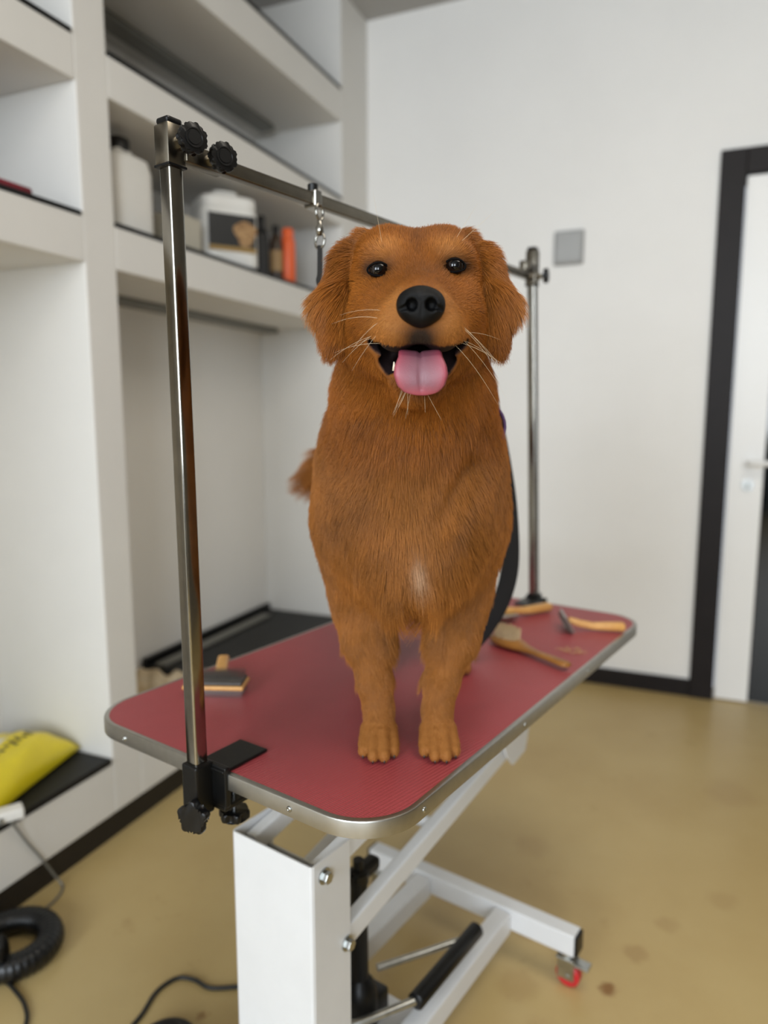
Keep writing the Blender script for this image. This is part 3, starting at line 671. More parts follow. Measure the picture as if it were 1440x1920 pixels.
# ---------------------------------------------------------------- the dog: one continuous body from an implicit surface, then combed fur
# local frame: x to the picture's right, y away from the camera, z up from the table top
rng = np.random.default_rng(7)
DOG_LOC = Vector((math.cos(YAW) * 0.034 - math.sin(YAW) * 0.985, math.sin(YAW) * 0.034 + math.cos(YAW) * 0.985, TZ + 0.0008))
f32 = np.float32
def sd_ell(P, c, r):
    q = [(P[i] - f32(c[i])) for i in range(3)]
    k0 = np.sqrt(sum((q[i] / f32(r[i])) ** 2 for i in range(3)))
    k1 = np.sqrt(sum((q[i] / f32(r[i] ** 2)) ** 2 for i in range(3))) + f32(1e-9)
    return k0 * (k0 - f32(1)) / k1
def sd_cone(P, a, b, ra, rb):
    d = [b[i] - a[i] for i in range(3)]; L2_ = sum(x * x for x in d)
    t = sum((P[i] - f32(a[i])) * f32(d[i]) for i in range(3)) / f32(L2_)
    t = np.clip(t, 0, 1)
    return np.sqrt(sum((P[i] - f32(a[i]) - t * f32(d[i])) ** 2 for i in range(3))) - (f32(ra) + t * f32(rb - ra))
def smin(a, b, k):
    h = np.maximum(f32(k) - np.abs(a - b), 0) / f32(k)
    return np.minimum(a, b) - h * h * f32(k * 0.25)
def smax(a, b, k): return -smin(-a, -b, k)

HX = 0.004
PR = {}            # group -> list of primitives
def E_(g, c, r, k): PR.setdefault(g, []).append(('e', c, r, k))
def C_(g, a, b, ra, rb, k): PR.setdefault(g, []).append(('c', a, b, ra, rb, k))
def chain(g, pts, k):
    for (a, ra), (b, rb) in zip(pts, pts[1:]): C_(g, a, b, ra, rb, k)
# torso
C_('neck', (0.005, -0.030, 0.585), (0.006, 0.075, 0.440), 0.073, 0.106, 0.05)
E_('neck', (0.006, -0.005, 0.500), (0.094, 0.070, 0.09), 0.05)
E_('chest', (0.005, 0.045, 0.372), (0.108, 0.110, 0.130), 0.05)
E_('chest', (0.007, -0.005, 0.305), (0.066, 0.060, 0.085), 0.05)
E_('chest', (0.007, 0.060, 0.264), (0.052, 0.10, 0.048), 0.05)
E_('body', (0.010, 0.210, 0.366), (0.112, 0.250, 0.124), 0.06)
E_('body', (0.018, 0.400, 0.375), (0.108, 0.150, 0.105), 0.06)
for s in (-1, 1):
    cx = 0.005
    E_('shoulder', (cx + s * 0.080, 0.075, 0.362), (0.050, 0.085, 0.125), 0.045)
    C_('shoulder', (cx + s * 0.084, 0.080, 0.320), (cx + s * 0.074, 0.082, 0.205), 0.054, 0.042, 0.045)
LEGF = (-0.0415, 0.0455)
TOES = ((-0.0218, -0.020), (-0.0079, -0.035), (0.0079, -0.035), (0.0218, -0.020))
for s, px_ in ((-1, LEGF[0]), (1, LEGF[1])):
    top = 0.008 + s * 0.068
    chain('legf', [((top, 0.075, 0.215), 0.042), ((px_ + (0.026 if s > 0 else -0.018), 0.056, 0.150), 0.032), ((px_ + s * 0.006, 0.036, 0.088), 0.0195), ((px_, 0.026, 0.048), 0.0180)], 0.03)
    C_('legf', (px_, 0.028, 0.048), (px_, 0.012, 0.026), 0.0185, 0.0215, 0.020)
    E_('paw', (px_, 0.012, 0.014), (0.0245, 0.024, 0.0165), 0.010)
    for i, (ox, oy) in enumerate(TOES):
        C_('paw', (px_ + ox * 0.85, oy + 0.030, 0.0275), (px_ + ox, oy + 0.006, 0.0155), 0.0087, 0.0085, 0.0016)
        E_('paw', (px_ + ox, oy - 0.002, 0.0105), (0.0080, 0.0105, 0.0098), 0.003)
for s, px_ in ((-1, -0.045), (1, 0.104)):
    E_('thigh', (0.022 + s * 0.070, 0.420, 0.300), (0.056, 0.095, 0.115), 0.05)
    chain('legr', [((0.024 + s * 0.078, 0.40, 0.26), 0.062), ((px_, 0.355, 0.185), 0.042), ((px_, 0.415, 0.115), 0.026), ((px_, 0.385, 0.05), 0.022), ((px_, 0.355, 0.028), 0.024)], 0.03)
    E_('pawr', (px_, 0.330, 0.017), (0.027, 0.040, 0.020), 0.015)
    for ox, oy in ((-0.019, 0.308), (-0.0066, 0.296), (0.0066, 0.296), (0.019, 0.308)):
        E_('pawr', (px_ + ox, oy, 0.0125), (0.0084, 0.016, 0.0122), 0.0035)
TAILP = [(0.02, 0.500, 0.420), (-0.03, 0.560, 0.410), (-0.10, 0.600, 0.385), (-0.160, 0.600, 0.365), (-0.198, 0.585, 0.340)]
chain('tail', list(zip(TAILP, (0.036, 0.034, 0.032, 0.030, 0.020))), 0.03)
# head
E_('skull', (HX, -0.070, 0.636), (0.070, 0.086, 0.068), 0.03)
for s in (-1, 1):
    E_('skull', (HX + s * 0.036, -0.076, 0.652), (0.042, 0.066, 0.0565), 0.022)
    E_('skull', (HX + s * 0.036, -0.130, 0.666), (0.026, 0.024, 0.0165), 0.016)
    E_('skull', (HX + s * 0.043, -0.100, 0.592), (0.029, 0.058, 0.046), 0.03)
    E_('skull', (HX + s * 0.046, -0.135, 0.598), (0.018, 0.034, 0.026), 0.022)
    E_('skull', (HX + s * 0.046, -0.128, 0.583), (0.024, 0.036, 0.024), 0.022)
    E_('muzzle', (HX + s * 0.0235, -0.196, 0.5775), (0.0240, 0.035, 0.0245), 0.014)
    C_('muzzle', (HX + s * 0.045, -0.135, 0.606), (HX + s * 0.027, -0.188, 0.5755), 0.015, 0.0185, 0.014)
C_('muzzle', (HX, -0.115, 0.608), (HX, -0.203, 0.592), 0.056, 0.0285, 0.03)
C_('muzzle', (HX, -0.150, 0.628), (HX, -0.214, 0.602), 0.022, 0.0165, 0.02)
# lower jaw and throat
C_('jaw', (HX, -0.080, 0.540), (HX, -0.174, 0.5165), 0.040, 0.0215, 0.022)
for s in (-1, 1):
    C_('jaw', (HX + s * 0.047, -0.110, 0.565), (HX + s * 0.021, -0.176, 0.527), 0.013, 0.010, 0.014)
C_('jaw', (HX, -0.060, 0.560), (HX, -0.02, 0.52), 0.055, 0.07, 0.05)
# ears
for s in (-1, 1):
    chain('ear', [((HX + s * 0.058, -0.072, 0.692), 0.016), ((HX + s * 0.080, -0.084, 0.668), 0.016), ((HX + s * 0.102, -0.093, 0.620), 0.0150), ((HX + s * 0.097, -0.098, 0.575), 0.010)], 0.012)
    chain('ear', [((HX + s * 0.078, -0.084, 0.676), 0.011), ((HX + s * 0.0905, -0.106, 0.63), 0.0105), ((HX + s * 0.0915, -0.112, 0.580), 0.009)], 0.012)
EYES = [(-0.0405, -0.148, 0.6475), (0.0455, -0.148, 0.6515)]
ER = 0.0118
ORDER = ['neck', 'chest', 'body', 'shoulder', 'legf', 'thigh', 'legr', 'tail', 'paw', 'pawr', 'jaw', 'skull', 'muzzle', 'ear']
JOIN = dict(neck=0.06, chest=0.06, body=0.07, shoulder=0.05, legf=0.03, thigh=0.05, legr=0.03, tail=0.03, paw=0.009, pawr=0.012, jaw=0.035, skull=0.045, muzzle=0.032, ear=0.005)

def prim(P, q): return sd_ell(P, q[1], q[2]) if q[0] == 'e' else sd_cone(P, q[1], q[2], q[3], q[4])
def group_field(P, g):
    d = None
    for q in PR[g]:
        v = prim(P, q); d = v if d is None else smin(d, v, q[-1])
    return d
def cavity(P):
    # the open mouth: a flat wedge between the upper lip and the lower jaw
    a = sd_ell(P, (HX, -0.182, 0.5460), (0.0360, 0.060, 0.0160))
    for s in (-1, 1):
        a = smin(a, sd_cone(P, (HX + s * 0.0570, -0.138, 0.5880), (HX + s * 0.0320, -0.215, 0.5420), 0.0045, 0.0140), 0.006)
        a = smin(a, sd_cone(P, (HX + s * 0.0520, -0.122, 0.5850), (HX + s * 0.0270, -0.170, 0.5440), 0.0055, 0.0140), 0.006)
    up = sd_ell(P, (HX, -0.17, 0.585), (0.02, 0.05, 0.020))
    for s in (-1, 1):
        up = smin(up, sd_ell(P, (HX + s * 0.0235, -0.196, 0.5775), (0.0240, 0.035, 0.0245)), 0.008)
        up = smin(up, sd_cone(P, (HX + s * 0.045, -0.135, 0.6070), (HX + s * 0.027, -0.188, 0.5755), 0.0145, 0.0180), 0.008)
    return smax(a, -up - f32(0.0005), 0.003)
def carve(P, d):
    for e in EYES: d = smax(d, -(sd_ell(P, (e[0], e[1] - 0.014, e[2]), (0.0120, 0.011, 0.0082))), 0.007)
    d = smax(d, -cavity(P), 0.004)
    # crease between shoulder and forechest, furrow of the forehead
    d = smax(d, -sd_cone(P, (0.078, -0.045, 0.425), (0.040, -0.082, 0.345), 0.010, 0.008), 0.03)
    return smax(d, -(P[2] - f32(0.0004)) , 0.002)
def field(P):
    d = None
    for g in ORDER:
        v = group_field(P, g); d = v if d is None else smin(d, v, JOIN[g])
    return carve(P, d)

gx = np.arange(-0.275, 0.200, 0.0036, dtype=f32)
gy = np.concatenate([np.arange(-0.250, -0.09, 0.0031), np.arange(-0.09, 0.10, 0.0048), np.arange(0.10, 0.66, 0.009)]).astype(f32)
gz = np.concatenate([np.arange(-0.006, 0.045, 0.003), np.arange(0.045, 0.51, 0.0065), np.arange(0.51, 0.735, 0.0029)]).astype(f32)
F = np.full((len(gx), len(gy), len(gz)), 0.5, dtype=f32)
def sub(lo, hi, pad):
    ix = np.searchsorted(gx, [lo[0] - pad, hi[0] + pad]); iy = np.searchsorted(gy, [lo[1] - pad, hi[1] + pad]); iz = np.searchsorted(gz, [lo[2] - pad, hi[2] + pad])
    return np.s_[ix[0]:ix[1] + 1, iy[0]:iy[1] + 1, iz[0]:iz[1] + 1]
def local_P(sl): return (gx[sl[0]][:, None, None], gy[sl[1]][None, :, None], gz[sl[2]][None, None, :])
for g in ORDER:
    lo = np.array([1e9] * 3); hi = -lo
    for q in PR[g]:
        if q[0] == 'e': lo = np.minimum(lo, np.array(q[1]) - q[2]); hi = np.maximum(hi, np.array(q[1]) + q[2])
        else:
            for p_, r_ in ((q[1], q[3]), (q[2], q[4])): lo = np.minimum(lo, np.array(p_) - r_); hi = np.maximum(hi, np.array(p_) + r_)
    sl = sub(lo, hi, 0.08); P = local_P(sl)
    F[sl] = smin(F[sl], group_field(P, g).astype(f32), JOIN[g])
sl = np.s_[:, :, :]
F = carve(local_P(sl), F).astype(f32)

def surface_nets(F, gx, gy, gz):
    S = F < 0
    nx, ny, nz = F.shape
    c = [S[i:nx - 1 + i, j:ny - 1 + j, k:nz - 1 + k] for i in (0, 1) for j in (0, 1) for k in (0, 1)]
    cnt = sum(x.astype(np.int8) for x in c); act = (cnt > 0) & (cnt < 8)
    I, J, K = np.nonzero(act); n = len(I)
    acc = np.zeros((n, 3)); w = np.zeros(n)
    cor = [(i, j, k) for i in (0, 1) for j in (0, 1) for k in (0, 1)]
    for a in range(8):
        for b in range(a + 1, 8):
            if sum(abs(cor[a][t] - cor[b][t]) for t in range(3)) != 1: continue
            A = (I + cor[a][0], J + cor[a][1], K + cor[a][2]); B = (I + cor[b][0], J + cor[b][1], K + cor[b][2])
            fa, fb = F[A], F[B]; m = (fa < 0) != (fb < 0)
            t = np.where(m, fa / np.where(m, fa - fb, 1), 0)
            pa = np.stack([gx[A[0]], gy[A[1]], gz[A[2]]], 1); pb = np.stack([gx[B[0]], gy[B[1]], gz[B[2]]], 1)
            acc += np.where(m[:, None], pa + (pb - pa) * t[:, None], 0); w += m
    V = acc / w[:, None]
    idx = np.full((nx - 1, ny - 1, nz - 1), -1, np.int64); idx[I, J, K] = np.arange(n)
    quads = []
    for ax in range(3):
        sh_ = [slice(None)] * 3; sh2 = [slice(None)] * 3; sh_[ax] = slice(0, -1); sh2[ax] = slice(1, None)
        s0, s1 = S[tuple(sh_)], S[tuple(sh2)]
        A = np.argwhere(s0 != s1); o1, o2 = [(1, 2), (2, 0), (0, 1)][ax]
        ok = (A[:, o1] > 0) & (A[:, o2] > 0) & (A[:, o1] < F.shape[o1] - 1) & (A[:, o2] < F.shape[o2] - 1); A = A[ok]
        inside0 = s0[tuple(A.T)]
        def at(d1, d2):
            B = A.copy(); B[:, o1] -= d1; B[:, o2] -= d2; return idx[tuple(B.T)]
        q = np.stack([at(1, 1), at(0, 1), at(0, 0), at(1, 0)], 1)
        q[~inside0] = q[~inside0][:, ::-1]; quads.append(q)
    return V, np.concatenate(quads)
V, Q = surface_nets(F, gx, gy, gz)
# two rounds of light relaxation, then snap back to the surface along the gradient
def grad(Pn):
    e = 0.0012; g = np.zeros((len(Pn), 3))
    for i in range(3):
        a = Pn.copy(); b = Pn.copy(); a[:, i] += e; b[:, i] -= e
        g[:, i] = field(tuple(a.T.astype(f32))) - field(tuple(b.T.astype(f32)))
    return g / (np.linalg.norm(g, axis=1, keepdims=True) + 1e-12)
for _ in range(3):
    s = np.zeros_like(V); n_ = np.zeros(len(V))
    for a, b in ((0, 1), (1, 2), (2, 3), (3, 0)):
        np.add.at(s, Q[:, a], V[Q[:, b]]); np.add.at(n_, Q[:, a], 1); np.add.at(s, Q[:, b], V[Q[:, a]]); np.add.at(n_, Q[:, b], 1)
    V = V + 0.5 * (s / n_[:, None] - V)
V = V - grad(V) * np.clip(field(tuple(V.T.astype(f32))), -0.003, 0.003)[:, None] * 0.8

# ---- region weights and colour on any set of surface points
def regions(Pn):
    P = tuple(Pn.T.astype(f32)); D = {g: group_field(P, g) for g in ORDER}
    m = np.min(np.stack(list(D.values())), 0); Wt = {g: np.exp(-(D[g] - m) / 0.008) for g in ORDER}
    tot = sum(Wt.values()); return {g: Wt[g] / tot for g in ORDER}
def vnoise(Pn, scale, seed):
    r = np.random.default_rng(seed); out = np.zeros(len(Pn))
    for i in range(7):
        k = r.normal(size=3) * scale; out += np.sin(Pn @ k + r.uniform(0, 6.28))
    return out / 3.0
def gauss(Pn, c, s): return np.exp(-np.sum(((Pn - np.array(c)) / np.array(s)) ** 2, 1))
RED = np.array([0.255, 0.078, 0.0080]); GOLD = np.array([0.262, 0.092, 0.0150]); LIGHT = np.array([0.47, 0.200, 0.050]); DEEP = np.array([0.115, 0.036, 0.007]); CREAM = np.array([0.74, 0.55, 0.38])
def coat(Pn, R):
    headw = R['skull'] + R['muzzle']; legw = R['legf'] + R['paw'] + R['legr'] + R['pawr']
    c = np.tile(GOLD, (len(Pn), 1))
    def mix(t, col):
        nonlocal c
        t = np.clip(t, 0, 1)[:, None]; c = c * (1 - t) + col * t
    mix(headw * 0.9, RED); mix(R['ear'] * 0.75, RED); mix((R['neck'] + R['jaw']) * 0.7, RED)
    mix((R['chest'] + R['shoulder']) * 0.16, LIGHT); mix(legw * 0.25, LIGHT); mix((R['paw'] + R['pawr']) * 0.15, LIGHT)
    for s in (-1, 1):
        mix(gauss(Pn, (HX + s * 0.034, -0.150, 0.671), (0.016, 0.03, 0.012)) * 0.65, LIGHT)       # brow spots
        mix(gauss(Pn, (HX + s * 0.032, -0.205, 0.578), (0.022, 0.04, 0.024)) * 0.85, LIGHT)       # flews
        mix(gauss(Pn, (HX + s * 0.062, -0.115, 0.605), (0.018, 0.03, 0.028)) * 0.45, LIGHT)       # cheeks
        mix(gauss(Pn, (HX + s * 0.024, -0.215, 0.605), (0.010, 0.02, 0.016)) * 0.6, LIGHT)
    for s in (-1, 1): mix(gauss(Pn, (HX + s * 0.122, -0.09, 0.632), (0.020, 0.05, 0.035)) * 0.5, LIGHT)
    mix(gauss(Pn, (HX, -0.145, 0.690), (0.010, 0.06, 0.035)) * 0.6, DEEP)
    mix(gauss(Pn, (HX, -0.165, 0.640), (0.022, 0.05, 0.016)) * 0.35, DEEP)
    mix(gauss(Pn, (0.008, -0.065, 0.298), (0.009, 0.06, 0.017)) * 0.55, CREAM)                     # pale mark on the breastbone
    mix(gauss(Pn, (0.006, -0.06, 0.34), (0.035, 0.06, 0.06)) * 0.25, LIGHT)
    for i, (ex, ey, ez) in enumerate(EYES):
        mix(gauss(Pn, (ex, ey - 0.01, ez), (0.0160, 0.03, 0.0095)) * 1.35, np.array([0.012, 0.008, 0.006]))
    mix(gauss(Pn, (HX, -0.225, 0.564), (0.019, 0.036, 0.017)) * 1.25, np.array([0.022, 0.013, 0.008]))
    mix(gauss(Pn, (HX, -0.225, 0.600), (0.026, 0.016, 0.022)) * 0.3, DEEP)
    return c

dog = thing('dog', 'reddish golden retriever standing on the red table with its pink tongue out', 'dog', DOG_LOC, YAW)
me = bpy.data.meshes.new('body')
me.from_pydata(V.tolist(), [], Q.tolist()); me.update()
me.polygons.foreach_set('use_smooth', [True] * len(me.polygons))
Rv = regions(V); cv = coat(V, Rv) * 0.8
P_ = tuple(V.T.astype(f32)); cav = cavity(P_); t_ = np.clip((0.0035 - cav) / 0.003, 0, 1)[:, None]
cv = cv * (1 - t_) + np.array([0.016, 0.008, 0.008]) * t_
ca = me.color_attributes.new('coat', 'FLOAT_COLOR', 'POINT'); ca.data.foreach_set('color', np.concatenate([cv, np.ones((len(cv), 1))], 1).astype(f32).ravel())
def coat_material(name, rough=0.75):
    m = bpy.data.materials.new(name); m.use_nodes = True; nt = m.node_tree; b = nt.nodes['Principled BSDF']
    a = nt.nodes.new('ShaderNodeAttribute'); a.attribute_name = 'coat'; nt.links.new(a.outputs['Color'], b.inputs['Base Color'])
    b.inputs['Roughness'].default_value = rough; b.inputs['Specular IOR Level'].default_value = 0.25
    return m, b, nt, a
M_SKIN = coat_material('dog_skin')[0]
me.materials.append(M_SKIN)
link(bpy.data.objects.new('body', me), dog)

# ---- fur
tri = np.concatenate([Q[:, [0, 1, 2]], Q[:, [0, 2, 3]]])
A_, B_, C2 = V[tri[:, 0]], V[tri[:, 1]], V[tri[:, 2]]
cr = np.cross(B_ - A_, C2 - A_); area = 0.5 * np.linalg.norm(cr, axis=1); cen = (A_ + B_ + C2) / 3
fn = cr / (np.linalg.norm(cr, axis=1, keepdims=True) + 1e-12)
dens = np.ones(len(tri))
headz = (cen[:, 2] > 0.50) & (cen[:, 1] < 0.0)
dens[headz] = 2.6
dens[(cen[:, 2] < 0.11)] = 1.7
dens[cen[:, 1] > 0.13] = 0.55; dens[cen[:, 1] > 0.25] = 0.40
dens *= np.where(fn[:, 1] > 0.5, 0.5, 1.0)
NH = 300000
pr = area * dens; pr /= pr.sum()
pick = rng.choice(len(tri), NH, p=pr)
u1, u2 = rng.random(NH), rng.random(NH); fl = u1 + u2 > 1; u1[fl] = 1 - u1[fl]; u2[fl] = 1 - u2[fl]
root = A_[pick] + (B_[pick] - A_[pick]) * u1[:, None] + (C2[pick] - A_[pick]) * u2[:, None]
keep = cavity(tuple(root.T.astype(f32))) > 0.0045
for e in EYES: keep &= ((root - np.array((e[0], e[1] - 0.012, e[2]))) ** 2 / np.array([0.0114, 0.02, 0.0062]) ** 2).sum(1) > 1
NOSE = np.array((0.0035, -0.2365, 0.5955))
keep &= ((root - NOSE) ** 2 / np.array([0.0235, 0.022, 0.0205]) ** 2).sum(1) > 1
keep &= root[:, 2] > 0.002
root = root[keep]; NH = len(root)
nrm = grad(root)
R = regions(root)
col = coat(root, R)
sx = np.sign(root[:, 0] - HX); x_ = root[:, 0] - HX; y_ = root[:, 1]; z_ = root[:, 2]
def unit(v): return v / (np.linalg.norm(v, axis=1, keepdims=True) + 1e-12)
flow = np.zeros((NH, 3))
away = unit(root - np.array((HX, -0.262, 0.600)))
away[:, 2] += np.where(z_ < 0.60, -0.35, 0.0); away[:, 1] += 0.25
for g in ('skull', 'muzzle', 'jaw'): flow += R[g][:, None] * away
flow += R['jaw'][:, None] * np.stack([0.2 * sx, 0.2 + 0 * sx, -1 + 0 * sx], 1)
earout = np.clip((z_ - 0.60) / 0.08, 0, 1)
flow += R['ear'][:, None] * np.stack([sx * (0.25 + 0.75 * earout), 0.12 + 0 * sx, -1.0 + 0 * sx], 1)
flow += (R['neck'])[:, None] * np.stack([0.35 * np.clip(x_ / 0.08, -1, 1), 0.10 + 0 * sx, -1 + 0 * sx], 1)
flow += (R['chest'])[:, None] * np.stack([0.25 * np.clip(x_ / 0.08, -1, 1), 0.03 + 0 * sx, -1 + 0 * sx], 1)
flow += (R['shoulder'])[:, None] * np.stack([-0.10 * sx, 0.25 + 0 * sx, -1 + 0 * sx], 1)
flow += (R['body'] + R['thigh'])[:, None] * np.array((0, 0.8, -0.65))
flow += (R['legf'] + R['legr'])[:, None] * np.array((0, 0.18, -1.0))
flow += (R['paw'] + R['pawr'])[:, None] * np.array((0, -0.8, -0.45))
flow += R['tail'][:, None] * np.array((-0.85, 0.1, -0.45))
flow = unit(flow)
for i, (s_, sd) in enumerate(((38.0, 11), (38.0, 12), (38.0, 13))): flow[:, i] += 0.22 * vnoise(root, s_, sd)
flow += rng.normal(size=(NH, 3)) * 0.10
tang = unit(flow - nrm * (flow * nrm).sum(1)[:, None])
ln = np.zeros(NH)
dn = np.linalg.norm(root - np.array((HX, -0.24, 0.595)), axis=1)
ln += R['muzzle'] * np.interp(dn, [0.02, 0.05, 0.09], [0.0032, 0.0060, 0.0085])
ln += R['skull'] * np.interp(dn, [0.05, 0.10, 0.16, 0.22], [0.0055, 0.0085, 0.0125, 0.018])
ln += R['jaw'] * np.interp(y_, [-0.19, -0.12, -0.05], [0.009, 0.015, 0.026])
ln += R['ear'] * np.interp(z_, [0.56, 0.62, 0.69], [0.026, 0.034, 0.020])
ln += R['neck'] * 0.032 + R['chest'] * np.interp(z_, [0.20, 0.27, 0.34, 0.42], [0.075, 0.050, 0.028, 0.026]) * np.where(z_ < 0.27, np.interp(np.abs(x_), [0.0, 0.012, 0.03, 0.06], [0.35, 0.5, 1.1, 0.7]), 1.0) + R['shoulder'] * 0.022
ln += R['body'] * 0.028 + R['thigh'] * 0.028 + R['tail'] * 0.045
ln += R['legf'] * np.interp(z_, [0.03, 0.09, 0.16, 0.2], [0.0075, 0.009, 0.013, 0.018]) * np.where(((nrm[:, 1] > 0.1) & (z_ > 0.09)) | ((nrm[:, 0] * sx < -0.3) & (z_ > 0.135)), 3.0, 1.0)
ln += R['legr'] * 0.012 + (R['paw'] + R['pawr']) * 0.0038
ln *= rng.uniform(0.65, 1.15, NH) * np.where((R['chest'] > 0.4) & (z_ < 0.27), rng.uniform(0.4, 1.25, NH), 1.0)
lift = R['muzzle'] * 0.30 + R['skull'] * 0.34 + R['jaw'] * 0.35 + R['ear'] * 0.42 + R['neck'] * 0.46 + R['chest'] * 0.36 + R['shoulder'] * 0.30 + (R['body'] + R['thigh']) * 0.32 + R['tail'] * 0.55 + (R['legf'] + R['legr']) * 0.26 + (R['paw'] + R['pawr']) * 0.22
lift = np.clip(lift + rng.normal(size=NH) * 0.06, 0.08, 0.9)
d0 = unit(tang * np.cos(lift * 1.2)[:, None] + nrm * np.sin(lift * 1.2)[:, None])
KP = 5; ts = np.linspace(0, 1, KP)
grav = np.array((0, 0, -1.0)); longw = np.clip((ln - 0.012) / 0.03, 0, 1)
pts = np.zeros((NH, KP, 3)); pts[:, 0] = root - nrm * 0.0006
dirn = d0.copy(); step = ln / (KP - 1)
for k in range(1, KP):
    pts[:, k] = pts[:, k - 1] + dirn * step[:, None]
    dirn = unit(dirn + tang * 0.16 + grav * (0.16 * longw)[:, None] + rng.normal(size=(NH, 3)) * 0.05)
# clumping: hairs lean towards the tip of a nearby guide hair
from mathutils import kdtree
ng = NH // 40
gi = rng.choice(NH, ng, replace=False)
kd = kdtree.KDTree(ng)
for i, g_ in enumerate(gi): kd.insert(Vector(root[g_]), i)
kd.balance()
own = np.array([kd.find(p)[1] for p in root.tolist()])
guide = gi[own]
cl = (0.14 + 0.34 * longw) * rng.uniform(0.6, 1.1, NH)
off = pts[guide] - root[guide][:, None] + root[:, None] * 0.45 + root[guide][:, None] * 0.55
same = (np.linalg.norm(root - root[guide], axis=1) < 0.014)
for k in range(1, KP):
    w_ = (cl * ts[k] ** 1.2 * same)[:, None]
    pts[:, k] = pts[:, k] * (1 - w_) + off[:, k] * w_
pts[:, :, 2] = np.maximum(pts[:, :, 2], 0.0012)
cn = (0.10 * vnoise(root, 60, 21) + 0.08 * vnoise(root, 22, 22) + rng.normal(size=NH) * 0.09)
clumpshade = rng.normal(size=ng)[own] * 0.06
col = col * np.clip(1 + cn + clumpshade, 0.5, 1.6)[:, None]
hc = bpy.data.hair_curves.new('fur'); hc.add_curves([KP] * NH)
hc.attributes['position'].data.foreach_set('vector', pts.astype(f32).ravel())
rad = np.interp(ln, [0.004, 0.02, 0.05], [0.00013, 0.00016, 0.00018])[:, None] * np.array([1.0, 1.0, 0.9, 0.7, 0.25])[None]
ra_ = hc.attributes.get('radius') or hc.attributes.new('radius', 'FLOAT', 'POINT'); ra_.data.foreach_set('value', rad.astype(f32).ravel())
at_ = hc.attributes.new('coat', 'FLOAT_COLOR', 'CURVE'); at_.data.foreach_set('color', np.concatenate([col, np.ones((NH, 1))], 1).astype(f32).ravel())
def fur_material():
    m = bpy.data.materials.new('dog_fur'); m.use_nodes = True; nt = m.node_tree; nt.nodes.remove(nt.nodes['Principled BSDF'])
    h = nt.nodes.new('ShaderNodeBsdfPrincipled'); a = nt.nodes.new('ShaderNodeAttribute'); a.attribute_name = 'coat'
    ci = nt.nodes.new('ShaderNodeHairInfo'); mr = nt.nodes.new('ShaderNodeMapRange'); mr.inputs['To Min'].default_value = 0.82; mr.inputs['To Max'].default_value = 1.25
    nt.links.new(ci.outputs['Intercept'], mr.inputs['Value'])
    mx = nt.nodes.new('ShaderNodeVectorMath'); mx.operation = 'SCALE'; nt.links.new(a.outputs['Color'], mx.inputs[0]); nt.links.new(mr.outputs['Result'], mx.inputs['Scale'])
    nt.links.new(mx.outputs[0], h.inputs['Base Color']); h.inputs['Roughness'].default_value = 0.45; h.inputs['Specular IOR Level'].default_value = 0.28
    nt.links.new(h.outputs[0], nt.nodes['Material Output'].inputs['Surface']); return m
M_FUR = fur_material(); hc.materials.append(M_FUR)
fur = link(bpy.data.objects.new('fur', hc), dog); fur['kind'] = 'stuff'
# ---- eyes, nose, tongue, teeth, claws, whiskers
def sphere_obj(name, c, r, mat, parent, scl=(1, 1, 1), seg=28):
    bm = bmesh.new(); bmesh.ops.create_uvsphere(bm, u_segments=seg, v_segments=seg // 2, radius=r)
    for v in bm.verts: v.co = Vector((v.co.x * scl[0], v.co.y * scl[1], v.co.z * scl[2])) + Vector(c)
    return mesh_obj(name, bm, mat, parent, smooth=True)
M_EYE = material('eye_brown', (20, 11, 7), 0.04, spec=0.4)
M_PUPIL = material('pupil_black', (3, 3, 4), 0.04, spec=0.4)
M_LID = material('eyelid_black', (8, 6, 6), 0.8, spec=0.1)
for (ex, ey, ez) in EYES:
    c = Vector((ex, ey - 0.0035, ez)); e = sphere_obj('eye', c, 0.0105, M_EYE, dog)
    bm = bmesh.new(); M = Matrix.Translation(c) @ frame_from((-ex * 0.9, -1, 0.02)).to_4x4()
    R_ = 0.0107; prof = [(R_ * math.sin(a), R_ * math.cos(a)) for a in [math.radians(28 - 4 * i) for i in range(7)]] + [(0.0002, R_)]
    add_lathe(bm, prof, M, n=24); mesh_obj('pupil', bm, M_PUPIL, e, smooth=True)
    # lid rim: an almond loop around the eye
    loop = []
    for i in range(32):
        a = 2 * math.pi * i / 32; lx = 0.0122 * math.cos(a); lz = 0.0070 * math.sin(a) * (1 - 0.12 * math.cos(a) * (1 if ex > 0 else -1)) - 0.0004
        loop.append((ex + lx, ey - 0.0035 - math.sqrt(max(0.00001, 0.0113 ** 2 - min(0.0108, math.hypot(lx, lz)) ** 2)) + 0.0006, ez + lz))
    bm = bmesh.new(); add_sweep(bm, loop, circle(0.0012, 8), up=(0, 1, 0), closed=True); mesh_obj('eyelid', bm, M_LID, e, smooth=True)

